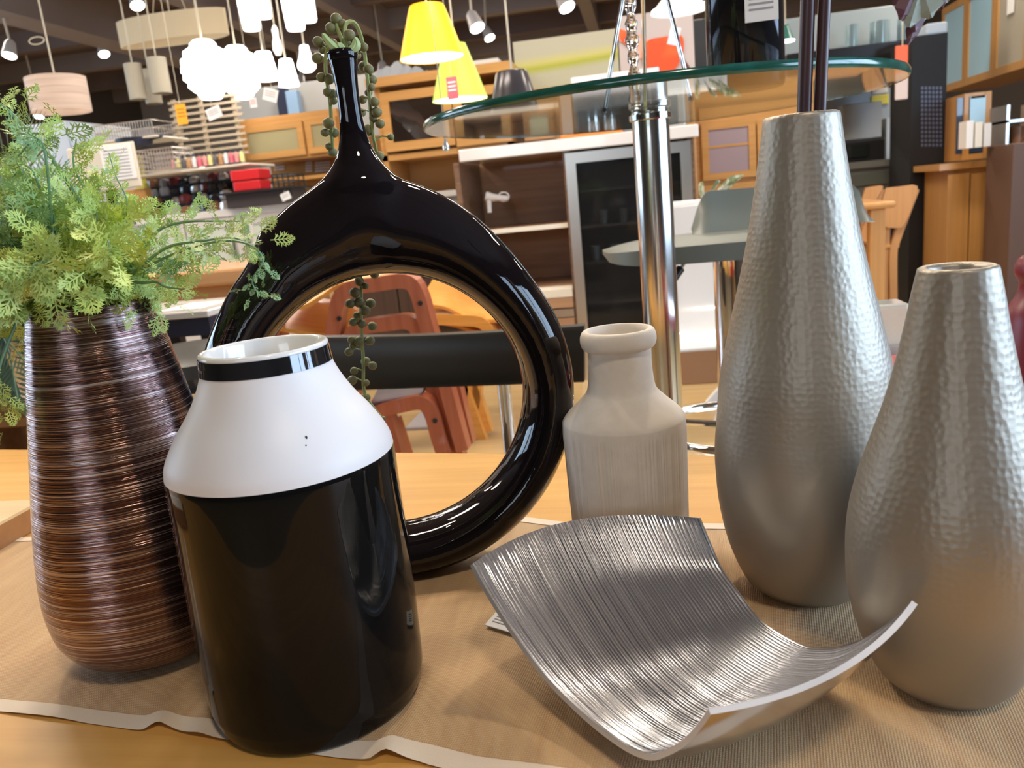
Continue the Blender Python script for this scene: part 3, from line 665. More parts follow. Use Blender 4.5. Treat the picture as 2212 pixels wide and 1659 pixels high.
# dark leafed plant behind the fern at the left
random.seed(21)
DG = mat('dark_green_leaf', (.07, .14, .10), .35, noise_c=((.13, .22, .12), (12, 12, 12), 2, .4, .6)); OLV = mat('olive_palm_leaf', (.20, .24, .07), .5)
dpb = at(-40, 1010, Y=1.15)
dpb = Vector((dpb.x, 1.02+.12, 0))
t = thing('potted_palm', (at(-60, 900, Y=1.25).x, 1.25, 0), 'dark green leafy plant standing on the floor behind the fern at far left', 'plant')
pr = ROOT[t.name]
obj('pot', B().lathe(pr, [(.10, 0), (.14, .25), (.135, .25), (.12, .22), (.001, .22)], 32, capb=True), mat('grey_pot', (.16, .15, .14), .5), t, smooth=True)
obj('stem', B().tube([pr+Vector((0, 0, .22)), pr+Vector((.01, 0, .5)), pr+Vector((0, 0, .8))], .012, 8), OLV, t, smooth=True)
def frond(p0, p1, p2, wl, m, n=26, wdt=.006):
    P3 = smoothpts([p0, p1, p2], 14); b = B().tube(P3, .0018, 5)
    for i in range(4, len(P3)-1):
        tg = (P3[i+1]-P3[i]).normalized()
        sd0 = tg.cross(Vector((0, -1, .3))).normalized()
        for sg in (-1, 1):
            L_ = wl*math.sin(PI*(i/len(P3))**.8)+.01; d = (sd0*sg+tg*.5+Vector((0, 0, -.15))).normalized(); q = P3[i]; w_ = tg*wdt
            b.add([q, q+d*L_*.5+w_*.5, q+d*L_, q+d*L_*.5-w_*.5], [(0, 1, 2, 3)])
    return obj('frond', b, m, t)
c0 = pr+Vector((0, 0, .78))
for (x1, y1, x2, y2, wl, m) in ((20, 330, 115, 285, .05, OLV), (20, 420, 110, 300, .045, OLV), (60, 420, 175, 420, .06, OLV), (-20, 700, 70, 800, .05, DG), (0, 720, 40, 870, .06, DG), (10, 500, 60, 470, .06, DG)):
    frond(c0, at(x1, y1, Y=1.2), at(x2, y2, Y=1.15), wl, m)
def bigleaf(p0, p1, w_, m):
    d = p1-p0; sd = d.cross(Vector((.3, -1, 0))).normalized(); b = B(); n = 10; vs = []
    for i in range(n+1):
        f = i/n; ww = w_*math.sin(PI*f**.75)+.0005; p = p0+d*f+Vector((0, 0, -.25*d.length*f*f))
        vs += [p-sd*ww, p+Vector((0, -.004, -.006)), p+sd*ww]
    for i in range(n): b.f += [(i*3, i*3+1, i*3+4, i*3+3), (i*3+1, i*3+2, i*3+5, i*3+4)]
    b.v = [Vector(v) for v in vs]; return obj('leaf', b, m, t, smooth=True)
for (x, y, w_) in ((40, 260, .03), (70, 390, .035), (15, 300, .04), (85, 470, .035), (20, 440, .045), (60, 560, .04), (30, 790, .035), (60, 850, .03), (10, 700, .04)):
    bigleaf(c0+Vector((0, 0, random.uniform(-.25, .05))), at(x, y, Y=1.2), w_, DG)

# ================================================================== BACKGROUND: pendants
def pend_pos(px, py, Y): return at(px, py, Y=Y)
def cord(t, p, z1=2.8, dx=0, r=.004): obj('cord', B().tube([p, Vector((p.x+dx, p.y, z1))], r, 6), CORD, t)
def shade(name, px, ty, by, rt, rb, Y, m, label, inner=LAMPW, bulb=True, group=None, cat='pendant lamp', dcol=None):
    """conical shade: axis pixel x at mid height, top y, bottom y, radii in px"""
    c = at(px, by, Y=Y); zt = at(px-(by-ty)*.10, ty, Y=Y).z; d = proj(c)[2]; k = d/F; h = zt-c.z
    t = thing(name, c, label, cat, group)
    obj('lamp_shade', B().lathe(c, [(rb*k, 0), (rt*k+(rb-rt)*k*.5, h*.5), (rt*k, h*.96), (rt*k*.93, h), (.02, h*1.01), (.02, h*.99), (rt*k*.9, h*.97), (rb*k*.98, .003), (rb*k, 0)], 48), m, t, smooth=True)
    cord(t, c+Vector((0, 0, h)))
    if bulb: obj('bulb', B().lathe(c, [(.001, .003), (rb*k*.96, .003), (rb*k*.955, .012), (.001, .012)], 32), inner, t, smooth=True)
    return t, c, h
YSH = mat('lit_yellow_shade', (.85, .40, .01), .5, em=.62, emc=(1, .50, .0))
GSH = mat('lit_lime_shade', (.42, .56, .07), .5, em=.22, emc=(.68, .85, .08))
shade('yellow_pendant_lamp', 934, 12, 126, 38, 70, 3.4, YSH, 'lit yellow cone shaped pendant lamp hanging above the orange cupboard')
tg, cg, hg = shade('green_pendant_lamp', 994, 95, 216, 25, 60, 3.75, GSH, 'lime green cone pendant lamp half hidden behind the yellow one')
def tagcard(px, py, w_, h_, Y, m, label, printm=None, rot=0, name='price_tag', cat='price tag', group=None, up=2.8):
    c = at(px, py, Y=Y); k = proj(c)[2]/F; w_ *= k/2; h_ *= k/2; cs, sn = math.cos(rot), math.sin(rot)
    def q(a, b): return c+Vector((a*cs-b*sn, 0, a*sn+b*cs))
    t = thing(name, c, label, cat, group)
    obj('card', B().prism([q(-w_, -h_), q(w_, -h_), q(w_, h_), q(-w_, h_)], (0, .001, 0)), m, t)
    if printm:
        for f in (.45, .1, -.25): obj('print_line', B().prism([q(-w_*.75, h_*f), q(w_*.7, h_*f), q(w_*.7, h_*(f+.12)), q(-w_*.75, h_*(f+.12))], (0, -.0008, 0)), printm, t)
    obj('string', B().tube([q(0, h_), Vector((c.x, c.y, max(up, q(0, h_).z+.01)))], .0012, 5), CORD, t)
    return t
tagcard(977, 190, 24, 46, 3.6, PINK, 'pink and white price tag hanging under the yellow lamp', PAPER)
BSH = mat('black_metal_shade', (.05, .045, .05), .25, .3)
shade('black_pendant_lamp', 1112, 154, 235, 34, 53, 3.0, BSH, 'black cone pendant lamp behind the glass table edge', bulb=False)
shade('white_dish_lamp', 1468, -30, 25, 15, 62, 3.2, mat('white_enamel', (.85, .85, .85), .3), 'wide white lit dish pendant lamp above the red flower picture')
tagcard(1456, 78, 22, 36, 3.2, PAPER, 'white tag hanging below the wide dish lamp', None, -.3)
shade('glass_pendant_lamp', 1697, 55, 92, 6, 20, 5.5, mat('teal_metal_shade', (.05, .22, .18), .3), 'small dark green pendant lamp with white inside beyond the sticks')
# cream drum
def drum(name, lx, rx_, ty, by, Y, m, label, em=None):
    px = (lx+rx_)/2; c = at(px, by, Y=Y); zt = at(px, ty, Y=Y).z; k = proj(c)[2]/F; r = (rx_-lx)/2*k; h = zt-c.z
    t = thing(name, c, label, 'pendant lamp')
    obj('lamp_shade', B().lathe(c, [(r, 0), (r, h), (r*.985, h), (r*.985, 0), (r, 0)], 64), m, t, smooth=True)
    obj('ring_frame', B().box(c.x-r, c.x+r, c.y-.006, c.y+.006, c.z+h*.93, c.z+h*.96).box(c.x-.006, c.x+.006, c.y-r, c.y+r, c.z+h*.93, c.z+h*.96), CORD, t)
    cord(t, c+Vector((0, 0, h*.95))); return t, c, r, h
CRM = mat('cream_shade', (.55, .44, .28), .7, em=.08, emc=(1, .8, .5))
td, c, r, h = drum('cream_drum_lamp', 250, 504, 33, 90, 5, CRM, 'wide flat cream drum pendant lamp near the top left')
for ch in bpy.data.objects:
    if ch.parent == td and ch.name.split('.')[0] in ('lamp_shade', 'ring_frame'):
        for v in ch.data.vertices: v.co.y *= .3
for a in (-.12, .12): obj('cord', B().tube([c+Vector((a, 0, h)), Vector((c.x, c.y, 2.6))], .003, 5), CORD, td)
td, c, r, h = drum('linen_drum_lamp', 75, 194, 166, 242, 4, LINEN, 'lit linen drum pendant lamp above the fern')
obj('bulb', B().ball(c+Vector((0, 0, h*.45)), .05, 16, 10), LAMPW, td, smooth=True)
lp = [c+Vector((-.03+.045*math.cos(a)-.03, 0, h+.19+.018*math.sin(a))) for a in [k*2*PI/16 for k in range(17)]]
obj('cord_loop', B().tube(lp, .003, 6), CORD, td)
for px, ty, by, r in ((296, 137, 215, 18), (347, 124, 202, 20), (330, 150, 224, 17)):
    Yt = 4.72 if px == 330 else 4.5; c = at(px+4, by, Y=Yt); zt = at(px-4, ty, Y=Yt).z; k = proj(c)[2]/F
    t = thing('tube_lamp', c, {296: 'leftmost grey beige tube pendant lamp left of the bright globes', 347: 'tallest hung grey beige tube lamp beside the bright globes', 330: 'lowest grey beige tube lamp in the cluster of three'}[px], 'pendant lamp', 'grey tube pendant lamps')
    obj('lamp_shade', B().lathe(c, [(r*k, 0), (r*k, zt-c.z), (.01, zt-c.z), (.01, zt-c.z-.003), (r*k*.96, zt-c.z-.003), (r*k*.96, 0), (r*k, 0)], 32), mat('grey_beige_fabric', (.46, .42, .33), .8), t, smooth=True)
    cord(t, Vector((c.x, c.y, zt)))
for px, py, r, lb in ((447, 150, 54, 'larger bright white louvred globe lamp, left of the pair'), (517, 156, 48, 'smaller bright white louvred globe lamp, right of the pair')):
    c = at(px, py, Y=4.2 if r > 50 else 4.5); k = proj(c)[2]/F; t = thing('globe_lamp', c-Vector((0, 0, r*k)), lb, 'pendant lamp', 'bright globe lamps')
    b = B()
    for i in range(7):
        f = -1+2*(i+.5)/7; rr = math.sqrt(max(.05, 1-f*f))*r*k
        b.lathe(c+Vector((0, 0, f*r*k)), [(rr*.75, -.035), (rr, -.01), (rr*.98, .012), (rr*.72, .03), (rr*.70, .028), (rr*.73, -.033), (rr*.75, -.035)], 40)
    obj('louvres', b, LAMPW, t, smooth=True); obj('bulb', B().ball(c, r*k*.7, 20, 12), LAMPW, t, smooth=True); cord(t, c+Vector((0, 0, r*k)))
MILK = mat('lit_milk_glass', (1, 1, 1), .4, em=2.2, emc=(1, .97, .94))
def cyl_lamp(px, ty, by, r, Y, label, taper=.86):
    c = at(px, by, Y=Y); zt = at(px-4, ty, Y=Y).z; k = proj(c)[2]/F; h = zt-c.z; t = thing('glass_cylinder_lamp', c, label, 'pendant lamp', 'lit glass cylinder lamps')
    obj('lamp_shade', B().lathe(c, [(.001, 0), (r*k*taper*.9, .002), (r*k*taper, .015), (r*k, h*.6), (r*k, h), (.02, h), (.001, h)], 32), MILK, t, smooth=True); cord(t, c+Vector((0, 0, h)))
cyl_lamp(545, -40, 66, 22, 3.8, 'front left lit white glass cylinder lamp at the top edge'); cyl_lamp(571, -50, 40, 17, 4.3, 'lit white glass cylinder lamp just behind the front left one', 1)
cyl_lamp(640, -40, 66, 23, 3.8, 'front right lit white glass cylinder lamp at the top edge'); cyl_lamp(667, -50, 48, 18, 4.3, 'lit white glass cylinder lamp just behind the front right one', 1)
for px, ty, by, rt, rb, Y, lb in ((577, 112, 173, 17, 26, 4.1, 'small lit white cone lamp under the left cylinder lamps'), (625, 128, 186, 14, 22, 4.3, 'small lit white cone lamp under the right cylinder lamps')):
    shade('small_cone_lamp', px, ty, by, rt, rb, Y, MILK, lb, group='small lit cone lamps')
def lathe_px(name, part, px, ty, by, prof, Y, m, label, cat, cordy=True, group=None, n=32):   # prof [(r px, frac from bottom)]
    c = at(px, by, Y=Y); zt = at(px-(by-ty)*.08, ty, Y=Y).z; k = proj(c)[2]/F; h = zt-c.z; t = thing(name, c, label, cat, group)
    obj(part, B().lathe(c, [(max(r*k, .0008), f*h) for r, f in prof], n), m, t, smooth=True, auto=False)
    if cordy: cord(t, c+Vector((0, 0, h)))
    return t
lathe_px('bulb_lamp', 'glass', 665, 95, 157, [(.1, 0), (10, .02), (19, .15), (20, .3), (12, .65), (9, .95), (.1, 1)], 4.2, MILK, 'lit white glass pear shaped lamp beside the berry garland', 'pendant lamp')
lathe_px('bottle_lamp', 'glass', 602, 54, 120, [(.1, 0), (6, .02), (10, .2), (9, .45), (6, .6), (7, .85), (3, 1), (.1, 1)], 4.0, mat('frosted_lit_glass', (.9, .8, .75), .4, em=.7, emc=(1, .85, .75)), 'slim frosted teardrop glass lamp between the cylinder lamps', 'pendant lamp')
tagcard(584, 205, 33, 26, 3.9, PAPER, 'white price card hanging below the small cone lamps', INK, -.35)
tagcard(547, 222, 16, 20, 3.9, PAPER, 'small white tag hanging below the smaller globe lamp', PINK)
tagcard(462, 244, 34, 24, 3.5, PAPER, 'white price card in front of the slatted wood screen', INK, .25)
tc_ = tagcard(392, 247, 24, 42, 3.5, ORG, 'orange tag hanging in front of the slatted wood screen', mat('brown_print', (.5, .2, .02), .7))
def spotlamp(px, py, Y, lb, dx=.05):
    c = at(px, py, Y=Y); t = thing('ceiling_spotlight', c, lb, 'spotlight', 'ceiling spotlights')
    a = Vector((dx, -.05, -.12)).normalized()
    obj('housing', B().tube([c-a*.12, c-a*.1, c], [.02, .035, .05], 16), mat('white_lamp_metal', (.55, .52, .5), .4), t, smooth=True)
    obj('lens', B().tube([c, c+a*.004], .044, 16), LAMPS, t); obj('arm', B().tube([c-a*.1, Vector((c.x, c.y, 2.8))], .008, 6), CORD, t)
spotlamp(297, 12, 5.5, 'small white ceiling spotlight above the cream drum lamp'); spotlamp(1031, 60, 5.2, 'white ceiling spotlight right of the yellow lamp'); spotlamp(1058, 82, 7.5, 'distant small ceiling spotlight right of the yellow lamp')
spotlamp(225, 117, 7.0, 'dim ceiling spotlight above the tube lamps'); spotlamp(1225, 16, 5.0, 'ceiling spotlight above the yellow green picture'); spotlamp(826, 158, 7.8, 'glowing ceiling spotlight left of the yellow lamp', 0); spotlamp(84, 252, 7.6, 'glowing spotlight left below the linen lamp', 0); spotlamp(650, 185, 8.2, 'glowing spotlight beside the garland below the cone lamps', 0); spotlamp(20, 120, 5.5, 'ceiling spotlight at the left edge', 0)

# ================================================================== BACKGROUND: cabinets
def cab(name, l, t_, r, b, Y, depth, m, label, cat='cabinet', group=None, shell=None, side=False):
    x0, x1, z0, z1 = rect(l, t_, r, b, Y)
    if side: x0 = at(l, (max(t_, 300)+min(b, 500))/2, Y=Y+depth).x
    t = thing(name, ((x0+x1)/2, Y+depth/2, z0), label, cat, group)
    if b >= 600: z0 = 0; t.location.z = 0; ROOT[t.name].z = 0
    if shell is None: obj('body', B().box(x0, x1, Y, Y+depth, z0, z1), m, t, bevel=.004)
    else:
        e = shell; obj('body', B().box(x0, x0+e, Y, Y+depth, z0, z1).box(x1-e, x1, Y, Y+depth, z0, z1).box(x0+e, x1-e, Y, Y+depth, z1-e, z1).box(x0+e, x1-e, Y, Y+depth, z0, z0+e).box(x0+e, x1-e, Y+depth-.01, Y+depth, z0+e, z1-e), m, t, bevel=.002)
    return t
def pan(t, name, l, t_, r, b, Y, m, th=.018, parent=None, out=.002):   # panel just proud of plane Y
    x0, x1, z0, z1 = rect(l, t_, r, b, Y); p = parent or t
    o = obj(name, B().box(x0, x1, Y-th, Y-out, z0, z1), m, p, bevel=.002); ROOT[o.name] = ROOT[t.name]; return o
def framed(t, l, t_, r, b, Y, fm, gm, w_=.04, name='door', knob=None):
    x0, x1, z0, z1 = rect(l, t_, r, b, Y)
    f = obj(name, B().box(x0, x0+w_, Y-.02, Y-.002, z0, z1).box(x1-w_, x1, Y-.02, Y-.002, z0, z1).box(x0+w_, x1-w_, Y-.02, Y-.002, z1-w_, z1).box(x0+w_, x1-w_, Y-.02, Y-.002, z0, z0+w_), fm, t); ROOT[f.name] = ROOT[t.name]
    obj('glass_pane', B().box(x0+w_, x1-w_, Y-.013, Y-.008, z0+w_, z1-w_), gm, f)
    if knob: obj('handle', B().box(x0+(x1-x0)*knob-.008, x0+(x1-x0)*knob+.008, Y-.045, Y-.02, z0+(z1-z0)*.35, z0+(z1-z0)*.65), ALU, f)
    return f
CLRD = mat('clear_dark_glass', (.02, .02, .02), .05, alpha=.35, spec=.6)
# walnut kitchen counter with white top
Y1 = 3.6
x0, x1, z0, z1 = rect(1000, 338, 1508, 760, Y1); x0s, x1s, zs0, zs1 = rect(988, 296, 1510, 323, Y1-.03); z0 = 0; zt = zs0
t = thing('walnut_counter', ((x0+x1)/2, Y1+.25, 0), 'brown walnut kitchen counter unit with thick white worktop and dark glass door', 'kitchen counter')
xm = at(1240, 500, Y=Y1).x
obj('worktop', B().box(x0s, x1s, Y1-.03, Y1+.52, zs0, zs1), WHITEG, t, bevel=.004)
obj('carcass', B().box(x0, x0+.025, Y1, Y1+.5, 0, zt).box(xm-.025, xm, Y1, Y1+.5, 0, zt).box(x1-.025, x1, Y1, Y1+.5, 0, zt).box(x0, x1, Y1, Y1+.5, 0, .06).box(x0, x1, Y1+.49, Y1+.5, .06, zt), WALNUT, t)
obj('back_panel', B().box(x0+.025, xm-.025, Y1+.47, Y1+.488, .06, zt), WALNUTL, t)
for py, th in ((487, .02), (622, .02)):
    z = at(1165, py, Y=Y1).z; obj('shelf', B().box(x0+.025, xm-.025, Y1+.02, Y1+.47, z-th, z), WALNUTL, t); obj('shelf_edging', B().box(x0+.025, xm-.025, Y1+.012, Y1+.02, z-th, z), CREAM, t)
for a, b_, m in ((628, 645, CREAM), (646, 668, WALNUTL), (671, 688, ALU), (690, 760, WALNUTL)):
    za, zb = at(1165, b_, Y=Y1).z, at(1165, a, Y=Y1).z; obj('drawer_front' if m is WALNUTL else 'rail', B().box(x0+.027, xm-.027, Y1-.01, Y1+.012, za, zb), m, t)
f = framed(t, 1240, 316, 1503, 860, Y1, ALU, CLRD, .045, 'glass_door'); hx = at(1478, 450, Y=Y1).x
obj('handle', B().box(hx-.008, hx+.008, Y1-.05, Y1-.03, at(1478, 640, Y=Y1).z, at(1478, 350, Y=Y1).z), ALU, f)
obj('dark_interior', B().box(xm, x1-.026, Y1+.44, Y1+.48, .07, zt-.01), BLACKP, t)
for py in (400, 480, 560, 650):
    z = at(1370, py, Y=Y1).z; obj('inner_shelf', B().box(xm+.002, x1-.027, Y1+.05, Y1+.44, z-.01, z), mat('smoked_shelf', (.05, .05, .045), .2), t)
random.seed(4)
for i in range(9):
    px = 1275+23*i; zz = at(1370, 480 if i % 2 else 560, Y=Y1).z; X_ = at(px, 470, Y=Y1).x
    o = tag(obj('glass_cup', B().lathe((X_, Y1+.2, zz), [(.018, 0), (.024, .06), (.022, .06), (.016, .005), (.0005, .005)], 16, capb=True), mat('grey_glassware', (.25, .27, .25), .1, .3), org=(X_, Y1+.2, zz), smooth=True), 'dim glass cup standing behind the dark glass door of the walnut counter', 'cup', 'cups behind the dark glass door')
# white hand blender / corded bundle on the shelf
zz = at(1165, 487, Y=Y1).z; X_ = at(1062, 470, Y=Y1).x
c = at(1065, 432, Y=Y1+.1)
t = thing('wall_bracket', (c.x, c.y, c.z-.05), 'white hook shaped plastic fixture on the back of the open walnut shelf', 'bracket')
obj('arm', B().tube([c+Vector((-.03, 0, .02)), c+Vector((.0, -.0, .012)), c+Vector((.07, 0, 0))], [.022, .017, .012], 12), WHITE, t, smooth=True)
obj('grip', B().tube([c+Vector((-.02, 0, .02)), c+Vector((-.022, 0, -.055))], [.014, .011], 10), WHITE, t, smooth=True)
obj('coil', B().tube([c+Vector((.05+.025*math.cos(a), 0, .01+.02*math.sin(a))) for a in [k*PI/8 for k in range(17)]], .004, 6), WHITE, t, smooth=True)
obj('wall_stem', B().tube([c, Vector((c.x, Y1+.47, c.z))], .008, 8), WHITE, t)
# things on the worktop
zt = zs1
def onz(name, l, r, hpx, Y, depth, m, label, cat, zb=None, **k):
    zb = zt if zb is None else zb
    xa = at(l, 300, Y=Y).x; xb = at(r, 300, Y=Y).x; kk = proj(Vector(((xa+xb)/2, Y, zb)))[2]/F
    o = obj(name, B().box(xa, xb, Y, Y+depth, zb, zb+hpx*kk), m, org=((xa+xb)/2, Y+depth/2, zb), bevel=.004); return tag(o, label, cat)
onz('orange_tray', 1212, 1345, 12, Y1+.02, .2, mat('orange_tray', (.85, .25, .05), .4), 'orange tray on the white worktop seen through the glass table', 'tray')
x0m, x1m = at(1238, 230, Y=Y1+.22).x, at(1480, 230, Y=Y1+.22).x; zmt = at(1360, 165, Y=Y1+.22).z
t = thing('microwave_oven', ((x0m+x1m)/2, Y1+.35, zt), 'silver grey oven standing on the white worktop behind the glass table', 'oven')
obj('body', B().box(x0m, x1m, Y1+.22, Y1+.5, zt+.012, zmt), mat('silver_oven', (.42, .40, .38), .35, .3), t, bevel=.008)
obj('door', B().box(x0m+.02, x1m-.09, Y1+.205, Y1+.218, zt+.03, zt+(zmt-zt)*.55), mat('dark_oven_glass', (.04, .035, .03), .1), t)
for fx in (.04, .9): obj('foot', B().box(x0m+(x1m-x0m)*fx, x0m+(x1m-x0m)*fx+.02, Y1+.25, Y1+.47, zt, zt+.012), BLACKP, t)
for px in (1283, 1318): 
    c = at(px, 275, Y=Y1+.08); c.z = zt
    t = thing('glass_jar', c, 'left small clear glass jar on the worktop behind the glass table' if px == 1283 else 'right small clear glass jar on the worktop behind the glass table', 'jar')
    obj('glass', B().lathe(c, [(.025, 0), (.028, .04), (.025, .075), (.023, .075), (.026, .04), (.022, .004), (.0005, .004)], 20, capb=True), mat('bright_glass', (.75, .75, .72), .05, .5), t, smooth=True)
    obj('lid', B().lathe(c+Vector((0, 0, .076)), [(.0005, 0), (.026, 0), (.026, .014), (.0005, .014)], 20), CHROME, t)
o = onz('sign_board', 1235, 1470, 105, Y1+.10, .008, PAPER, 'large white notice sheet standing on the worktop behind the table edge', 'sign') if False else None
simple('notice_board', 1233, 156, 1425, 196, Y1+.16, .01, mat('lilac_white_card', (.72, .68, .74), .6), 'pale lilac white card standing up behind the left of the glass table', 'sign')
# dish cupboard in orange wood, left of it
Y2 = 4.2
x0, x1, z0, z1 = rect(815, 172, 1104, 335, Y2)
zc = at(1000, 408, Y=Y2).z
t = thing('orange_dish_cupboard', ((x0+x1)/2, Y2+.2, 0), 'tall orange wood dish cupboard with glass sliding doors behind the lamps', 'cupboard')
obj('body', B().box(x0, x0+.03, Y2, Y2+.42, zc, z1).box(x1-.03, x1, Y2, Y2+.42, zc, z1).box(x0, x1, Y2+.40, Y2+.42, zc, z1).box(x0, x1, Y2, Y2+.4, z0, z0+.03), ORANGE, t)
obj('cornice', B().box(x0-.03, x1+.03, Y2-.04, Y2+.44, z1, z1+.045), ORANGE, t)
framed(t, 828, 192, 980, 322, Y2, ORANGE, CLRD, .045); framed(t, 982, 186, 1102, 312, Y2, ORANGE, CLRD, .045)
obj('back_panel', B().box(x0+.03, x1-.03, Y2+.38, Y2+.40, zc, z0), mat('warm_back_panel', (.62, .36, .13), .5), t)
obj('base_cabinet', B().box(x0, x1, Y2, Y2+.45, 0, zc-.03), WHITE, t); obj('worktop', B().box(x0-.02, x1+.02, Y2-.03, Y2+.47, zc-.03, zc), WHITEG, t)
# round metal bowls leaning inside the cupboard glass
for i, (px, py, r) in enumerate(((868, 240, 26), (892, 262, 26), (908, 280, 24))):
    c = at(px, py, Y=Y2+.12); k = proj(c)[2]/F; a = Vector((.5, -.7, .2)).normalized()
    tag(obj('steel_bowl', B().tube([c-a*.06, c-a*.05, c-a*.02, c+a*.0], [r*k*.4, r*k*.7, r*k*.95, r*k], 24), mat('bright_steel_bowl', (.75, .72, .68), .15, .8), org=c, smooth=True), ('upper', 'middle', 'lower')[i]+' one of three nested shiny steel bowls in the orange cupboard', 'bowl', 'steel bowls in the orange cupboard')
z1c = z1+.045
def ontop(name, l, t_, r, Y, depth, zb, m, label, cat):
    xa, xb = at(l, t_, Y=Y).x, at(r, t_, Y=Y).x; return tag(obj(name, B().box(xa, xb, Y, Y+depth, zb, at((l+r)/2, t_, Y=Y).z), m, org=((xa+xb)/2, Y, zb), bevel=.004), label, cat)
ontop('white_carton', 1016, 128, 1076, Y2+.02, .2, z1c, WHITE, 'white carton on top of the orange cupboard right of the yellow lamp', 'box')
t = thing('plastic_wrap_bundle', at(840, 165, Y=Y2+.1), 'crumpled clear plastic bundle on top of the orange cupboard', 'plastic bundle')
b = B(); random.seed(9)
xa, xb = at(800, 160, Y=Y2+.1).x, at(925, 160, Y=Y2+.1).x
t.location = ((xa+xb)/2, Y2+.15, z1c); ROOT[t.name] = Vector(t.location)
n = 14; vs = []
for i in range(n+1):
    f = i/n
    for j in range(5):
        vs.append((xa+(xb-xa)*f, Y2+.05+.06*j, z1c+.002+(.0 if j in (0, 4) else (.085*(1-abs(f-.45)*1.6)+random.uniform(-.012, .02)))))
b.add(vs, [(i*5+j, (i+1)*5+j, (i+1)*5+j+1, i*5+j+1) for i in range(n) for j in range(4)])
obj('wrap', b, mat('shiny_wrap', (.55, .58, .62), .15, .3), t)
Y2b = 4.3
x0, x1, z0, z1 = rect(1128, 182, 1500, 300, Y2b); z1b = at(1200, 186, Y=Y2b).z
t = thing('orange_low_cupboard', ((x0+x1)/2, Y2b+.2, 0), 'lower orange wood cupboard with cream pane beneath the canvas pictures', 'cupboard')
obj('body', B().box(x0, x1, Y2b, Y2b+.4, 0, z1b), ORANGE, t, bevel=.004)
framed(t, 1132, 232, 1198, 302, Y2b, ORANGE, mat('cream_glass', (.70, .68, .48), .2), .03)  # pane has one even cream colour
# pictures on top of / behind
def art(l, t_, r, b, Y, m, label, slope=-.105):
    a, b2, c2, d2 = at(l, b, Y=Y), at(r, b, Y=Y), at(r, t_, Y=Y), at(l, t_, Y=Y)
    xa, xb = a.x, b2.x; x0, x1, z0, z1 = rect(l, t_, r, b, Y); z0 = z1b
    t = thing('canvas_picture', ((x0+x1)/2, Y, z0), label, 'picture'); obj('canvas', B().box(x0, x1, Y, Y+.035, z0, z1), m, t); return t, x0, x1, z0, z1
m = bpy.data.materials.new('yellow_green_swirl_print'); m.use_nodes = True; nt = m.node_tree; bs = nt.nodes['Principled BSDF']; Lk = nt.links.new; bs.inputs['Roughness'].default_value = .5
tc = nt.nodes.new('ShaderNodeTexCoord'); mp = nt.nodes.new('ShaderNodeMapping'); mp.inputs['Scale'].default_value = (.35, 1, 1.0); mp.inputs['Rotation'].default_value = (0, .12, 0); Lk(tc.outputs['Object'], mp.inputs[0])
wv = nt.nodes.new('ShaderNodeTexWave'); wv.bands_direction = 'Z'; wv.inputs['Scale'].default_value = .9; wv.inputs['Distortion'].default_value = 2.2; wv.inputs['Detail'].default_value = 2; wv.inputs['Detail Scale'].default_value = 1.3; wv.inputs['Phase Offset'].default_value = 2.2; Lk(mp.outputs[0], wv.inputs[0])
rp = nt.nodes.new('ShaderNodeValToRGB'); e = rp.color_ramp.elements; e[0].color = (.50, .47, .34, 1); e[0].position = .1; e[1].color = (.48, .47, .33, 1); e[1].position = .95
q = e.new(.45); q.color = (.58, .54, .17, 1); q = e.new(.7); q.color = (.40, .42, .03, 1)
Lk(wv.outputs['Fac'], rp.inputs[0]); Lk(rp.outputs[0], bs.inputs['Base Color'])
art(1111, 76, 1336, 185, 4.5, m, 'yellow green swirl canvas picture standing above the orange cupboard')
ta_, x0, x1, z0, z1 = art(1337, 25, 1499, 165, 4.5, mat('off_white_canvas', (.58, .50, .47), .6, noise_c=((.60, .42, .36), (1.5, 1.5, 1.5), 2, .5, .8)), 'white canvas picture with a large red flower behind the crystal rod')
def blob(t, pts, m, Y, name, dy=-.004):
    q = [at(x, y, Y=Y) for x, y in pts]; q = smoothpts(q+[q[0]], 5)[:-1]; obj(name, B().prism([p+Vector((0, dy, 0)) for p in q], (0, .003, 0)), m, t)
RF = mat('red_flower_print', (.82, .09, .02), .5, noise_c=((.90, .22, .05), (5, 5, 5), 2, .5, .75)); PF = mat('salmon_print', (.85, .42, .30), .6)
blob(ta_, [(1338, 62), (1372, 70), (1410, 95), (1395, 125), (1375, 122), (1350, 95), (1338, 88)], PF, 4.495, 'painted_stroke'); blob(ta_, [(1338, 62), (1356, 72), (1356, 98), (1340, 86)], RF, 4.493, 'painted_stroke')
blob(ta_, [(1386, 115), (1400, 88), (1432, 80), (1470, 76), (1477, 100), (1470, 130), (1450, 155), (1410, 152), (1390, 140)], RF, 4.492, 'painted_petals')
blob(ta_, [(1474, 122), (1490, 145), (1497, 158), (1480, 148)], mat('dark_leaf_print', (.12, .05, .04), .6), 4.492, 'painted_leaf')
simple('dark_cabinet_side', 1500, 40, 1545, 160, 4.95, .3, mat('charcoal_panel', (.05, .055, .06), .3), 'tall charcoal panel right of the red flower picture', 'cabinet panel', zb=0)
